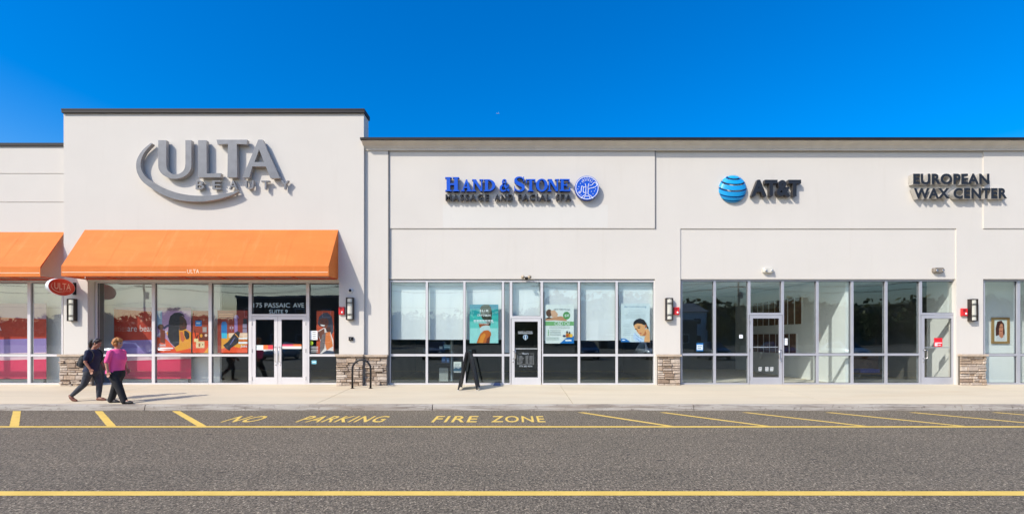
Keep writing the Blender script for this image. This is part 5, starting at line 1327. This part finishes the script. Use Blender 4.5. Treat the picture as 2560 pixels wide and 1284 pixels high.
def ridge(x): return 8.5 + 3.5*noise.noise((x*.02,1.3,0)) + 3.0*noise.noise((x*.07,4.1,0)) + (2.6 if x > 10 else -2.6)
for i in range(nx_):
    xa, xb = -260+520*i/nx_, -260+520*(i+1)/nx_
    for (ya, ha), (yb, hb) in (((-88,0),(-94,.75)),((-94,.75),(-100,1)),((-100,1),(-140,1.1))):
        mb.quad((xb,ya,ridge(xb)*ha-.1),(xa,ya,ridge(xa)*ha-.1),(xa,yb,ridge(xa)*hb-.1),(xb,yb,ridge(xb)*hb-.1))
hm = mat('wooded_slope', (.10,.105,.05), .9, var=.6, vscale=.4)
tag(mb.build('hill', hm, loc=(0,0,0)), 'low wooded ridge beyond the drive, seen only in the shop glass', kind='structure')
mb = MB()
for i in range(9000):
    x = rnd.uniform(-200,200); y = rnd.uniform(-100,-89); h_ = ridge(x)*(.3+.7*min(1,(-88-y)/12)) + rnd.uniform(-.4,2.2)
    a = Vector((rnd.gauss(0,1),rnd.gauss(0,1),rnd.gauss(0,1))).normalized(); b = a.cross(Vector((rnd.gauss(0,1),rnd.gauss(0,1),rnd.gauss(0,1)))).normalized(); q = rnd.uniform(.3,.8); p = Vector((x,y,h_))
    mb.quad(p-a*q-b*q*.6, p+a*q-b*q*.6, p+a*q+b*q*.6, p-a*q+b*q*.6)
tag(mb.build('distant_wood', leafm[1], loc=(0,0,0)), 'far wood on the ridge, mirrored as a dark tree line in the glass', kind='stuff')
def house(x, y, w, dp_, h, roofh, wm, label, name='building', nwin=3, floors=1):
    r = thing(name, label, 'building', (x, y, 0), 'buildings across the drive')
    mb = MB(); mb.box(x-w/2, x+w/2, y-dp_, y, 0, h); mb.build('wall', wm, r)
    mb = MB()
    if roofh > .5: mb.rings([[(x-w/2-.4,y+.4,h+.002),(x+w/2+.4,y+.4,h+.002),(x+w/2+.4,y-dp_-.4,h+.002),(x-w/2-.4,y-dp_-.4,h+.002)],[(x-w/2+1,y-dp_/2+.1,h+roofh),(x+w/2-1,y-dp_/2+.1,h+roofh),(x+w/2-1,y-dp_/2-.1,h+roofh),(x-w/2+1,y-dp_/2-.1,h+roofh)]])
    else: mb.box(x-w/2-.15, x+w/2+.15, y-dp_-.15, y+.15, h+.002, h+roofh)
    mb.build('roof', M['roof'], r)
    for f in range(floors):
        for i in range(nwin):
            cx_ = x - w/2 + w*(i+.5)/nwin; z0 = 1.0 + f*h/floors
            mb = MB(); mb.box(cx_-.75, cx_+.75, y+.003, y+.06, z0, z0+1.4); wn = mb.build('window', M['white'], r)
            mb = MB(); mb.box(cx_-.65, cx_+.65, y+.061, y+.07, z0+.1, z0+1.3); mb.build('pane', mat('dark_window_glass', (.03,.04,.05), .1), wn)
    mb = MB(); mb.box(x-w/2+.4, x-w/2+1.4, y+.004, y+.07, .05, 2.15); mb.build('door', M['bronze'], r)
house(-36, -50, 22, 12, 8.6, .4, M['int_dark'], 'dark flat-roofed building across the drive, mirrored above the double doors', nwin=5, floors=2)
house(36, -72, 12, 9, 7.2, 2.2, M['white'], 'white house among the trees, mirrored in the empty shop', nwin=3, floors=2)
house(22, -46, 16, 10, 4.4, .3, M['int_taupe'], 'low taupe building across the drive, mirrored in the empty shop', nwin=4)
polep = thing('utility_pole', 'utility pole across the drive mirrored above the double doors', 'utility pole', (-24,-36,0), 'utility poles across the drive')
mb = MB(); mb.tube([(-24,-36,0),(-24,-36,10.5)], [.16,.11], 10); mb.build('pole', bark, polep)
for zz in (9.9, 9.0):
    mb = MB(); mb.box(-25.2,-22.8,-36.08,-35.95,zz,zz+.12); mb.build('crossarm', bark, polep)
mb = MB(); mb.tube([(-23.6,-36,7.3),(-23.6,-36,8.3)], .26, 12); mb.build('transformer', M['roof'], polep)
pls = [(-24,-36,'above the double doors')]
for xx_, lb in ((-52,'near the left edge'),(4,'behind the camera'),(32,'in the empty shop')):
    c = clone(polep, (xx_,-36,0), 'utility pole across the drive mirrored ' + lb); pls.append((xx_,-36,lb))
for k, (zz, yo) in enumerate(((10.04,-.9),(10.04,.9),(9.14,-.8),(9.14,.8),(6.9,.1))):
    mb = MB()
    for a, b in ((-80,-52),(-52,-24),(-24,4),(4,32),(32,60)): mb.tube([(a+(b-a)*t/8, -36+yo*.6, zz-1.0*(1-(2*t/8-1)**2)) for t in range(9)], .022, 5)
    tag(mb.build('power_line', M['black']), 'thin black overhead wire sagging between the poles across the drive', 'power line', 'overhead wires across the drive')
def make_car(m):
    r = thing('parked_car', 'car', 'car'); 
    # stations along the length: x, sill, belt, roof, half width, half width at roof
    st = [(-2.2,.42,.62,.64,.72,.6),(-2.12,.3,.82,.86,.82,.66),(-1.6,.22,.92,.98,.88,.68),(-1.15,.2,.94,1.38,.9,.62),(-.5,.2,.94,1.47,.9,.62),(.3,.2,.94,1.45,.9,.62),(.85,.2,.93,1.1,.9,.66),(1.15,.2,.9,.95,.89,.72),(1.75,.24,.8,.84,.86,.72),(2.12,.32,.68,.7,.78,.66),(2.2,.42,.56,.57,.7,.6)]
    mb = MB(); rs = []
    for x, s, b, t, w, wr in st: rs.append([(x,-w*.96,s),(x,-w,(s+b)/2),(x,-w*.97,b),(x,-wr,t),(x,0,t+.02),(x,wr,t),(x,w*.97,b),(x,w,(s+b)/2),(x,w*.96,s)][::-1])
    mb.rings(rs); mb.build('body', m, r, True)
    gl = mat('dark_car_glass', (.015,.018,.02), .05)
    for s in (-1, 1):
        mb = MB(); q = [(-1.1,s*.885,.97),(.95,s*.885,.96),(.3,s*.665,1.40),(-.85,s*.665,1.38)]; mb.quad(*(q if s < 0 else q[::-1])); mb.v = [(a,b+s*.012,c) for a,b,c in mb.v]; mb.build('side_window', gl, r)
        for x in (-1.35, 1.38):
            mb = MB(); n = 20; ring = lambda rad, y: [(x+rad*math.cos(2*math.pi*i/n), y, .33+rad*math.sin(2*math.pi*i/n)) for i in range(n)]
            mb.rings([ring(.33,s*.70),ring(.33,s*.90),ring(.24,s*.92),ring(.22,s*.905)]); w = mb.build('wheel', M['black'], r)
            mb = MB(); mb.rings([ring(.215,s*.9055),ring(.19,s*.915),ring(.05,s*.93)]); mb.build('rim', M['chrome'], w)
        mb = MB(); mb.sphere((2.1,s*.58,.64),(.1,.16,.07),10,6); mb.build('headlight', M['lamp_glass'], r, True)
        mb = MB(); mb.sphere((-2.1,s*.6,.74),(.1,.14,.08),10,6); mb.build('tail_light', M['red'], r, True)
    mb = MB(); mb.quad((1.12,-.66,.97),(1.12,.66,.97),(.36,.56,1.45),(.36,-.56,1.45)); mb.v = [(a+.05,b,c+.03) for a,b,c in mb.v]; mb.build('windscreen', gl, r)
    return r
cols = [('dark grey',(.03,.032,.035)),('black',(.012,.012,.013)),('silver',(.42,.43,.44)),('dark blue',(.015,.03,.09)),('white',(.7,.7,.7))]
cps = [make_car(mat('car_paint', c, .25, .2, coat=.6)) for _, c in cols]
spots = [(-34,4),(-29.5,0),(-20,2),(-12,3),(-6.5,1),(6.5,0),(12,4),(17.5,1),(23,3),(29,2)]
seen = set()
for i, (xx_, k) in enumerate(spots):
    o = cps[k] if k not in seen else copy_tree(cps[k]); seen.add(k)
    o.location = (xx_, -9.5 - (i%2)*.4, 0); o.rotation_euler.z = R(90 + (i%3-1)*2)
    o['label'] = '%s parked car, %s in the row across the drive' % (cols[k][0], ['first','second','third','fourth','fifth','sixth','seventh','eighth','ninth','tenth'][i] + ' from the left'); o['group'] = 'parked cars across the drive'

# a far-off aeroplane
ap = thing('aeroplane', 'tiny white aeroplane high in the blue sky above the flat roof', 'aeroplane', (X(1245,7000), 7000, Z(284,7000)))
c = ap.location; mb = MB(); mb.tube([c+Vector((-17,0,-1)),c+Vector((-14,0,0)),c+Vector((12,0,1)),c+Vector((17,0,1.3))], [.4,2,2,.5], 10); mb.build('fuselage', M['white'], ap)
for s in (-1,1):
    mb = MB(); v = [c+Vector(p) for p in ((2,s*1.5,-.3),(-4,s*1.5,-.3),(-9,s*16,.8),(-7,s*16,.8))]; mb.add(v+[p+Vector((0,0,.4)) for p in v], [(0,1,2,3),(7,6,5,4),(0,4,5,1),(1,5,6,2),(2,6,7,3),(3,7,4,0)]); mb.build('wing', M['white'], ap)
mb = MB(); mb.add([c+Vector(p) for p in ((-12,-.2,1),(-16.5,-.2,1),(-18,-.2,7),(-15.5,-.2,7),(-12,.2,1),(-16.5,.2,1),(-18,.2,7),(-15.5,.2,7))], [(0,1,2,3),(7,6,5,4),(0,4,5,1),(1,5,6,2),(2,6,7,3),(3,7,4,0)]); mb.build('tail_fin', M['white'], ap)
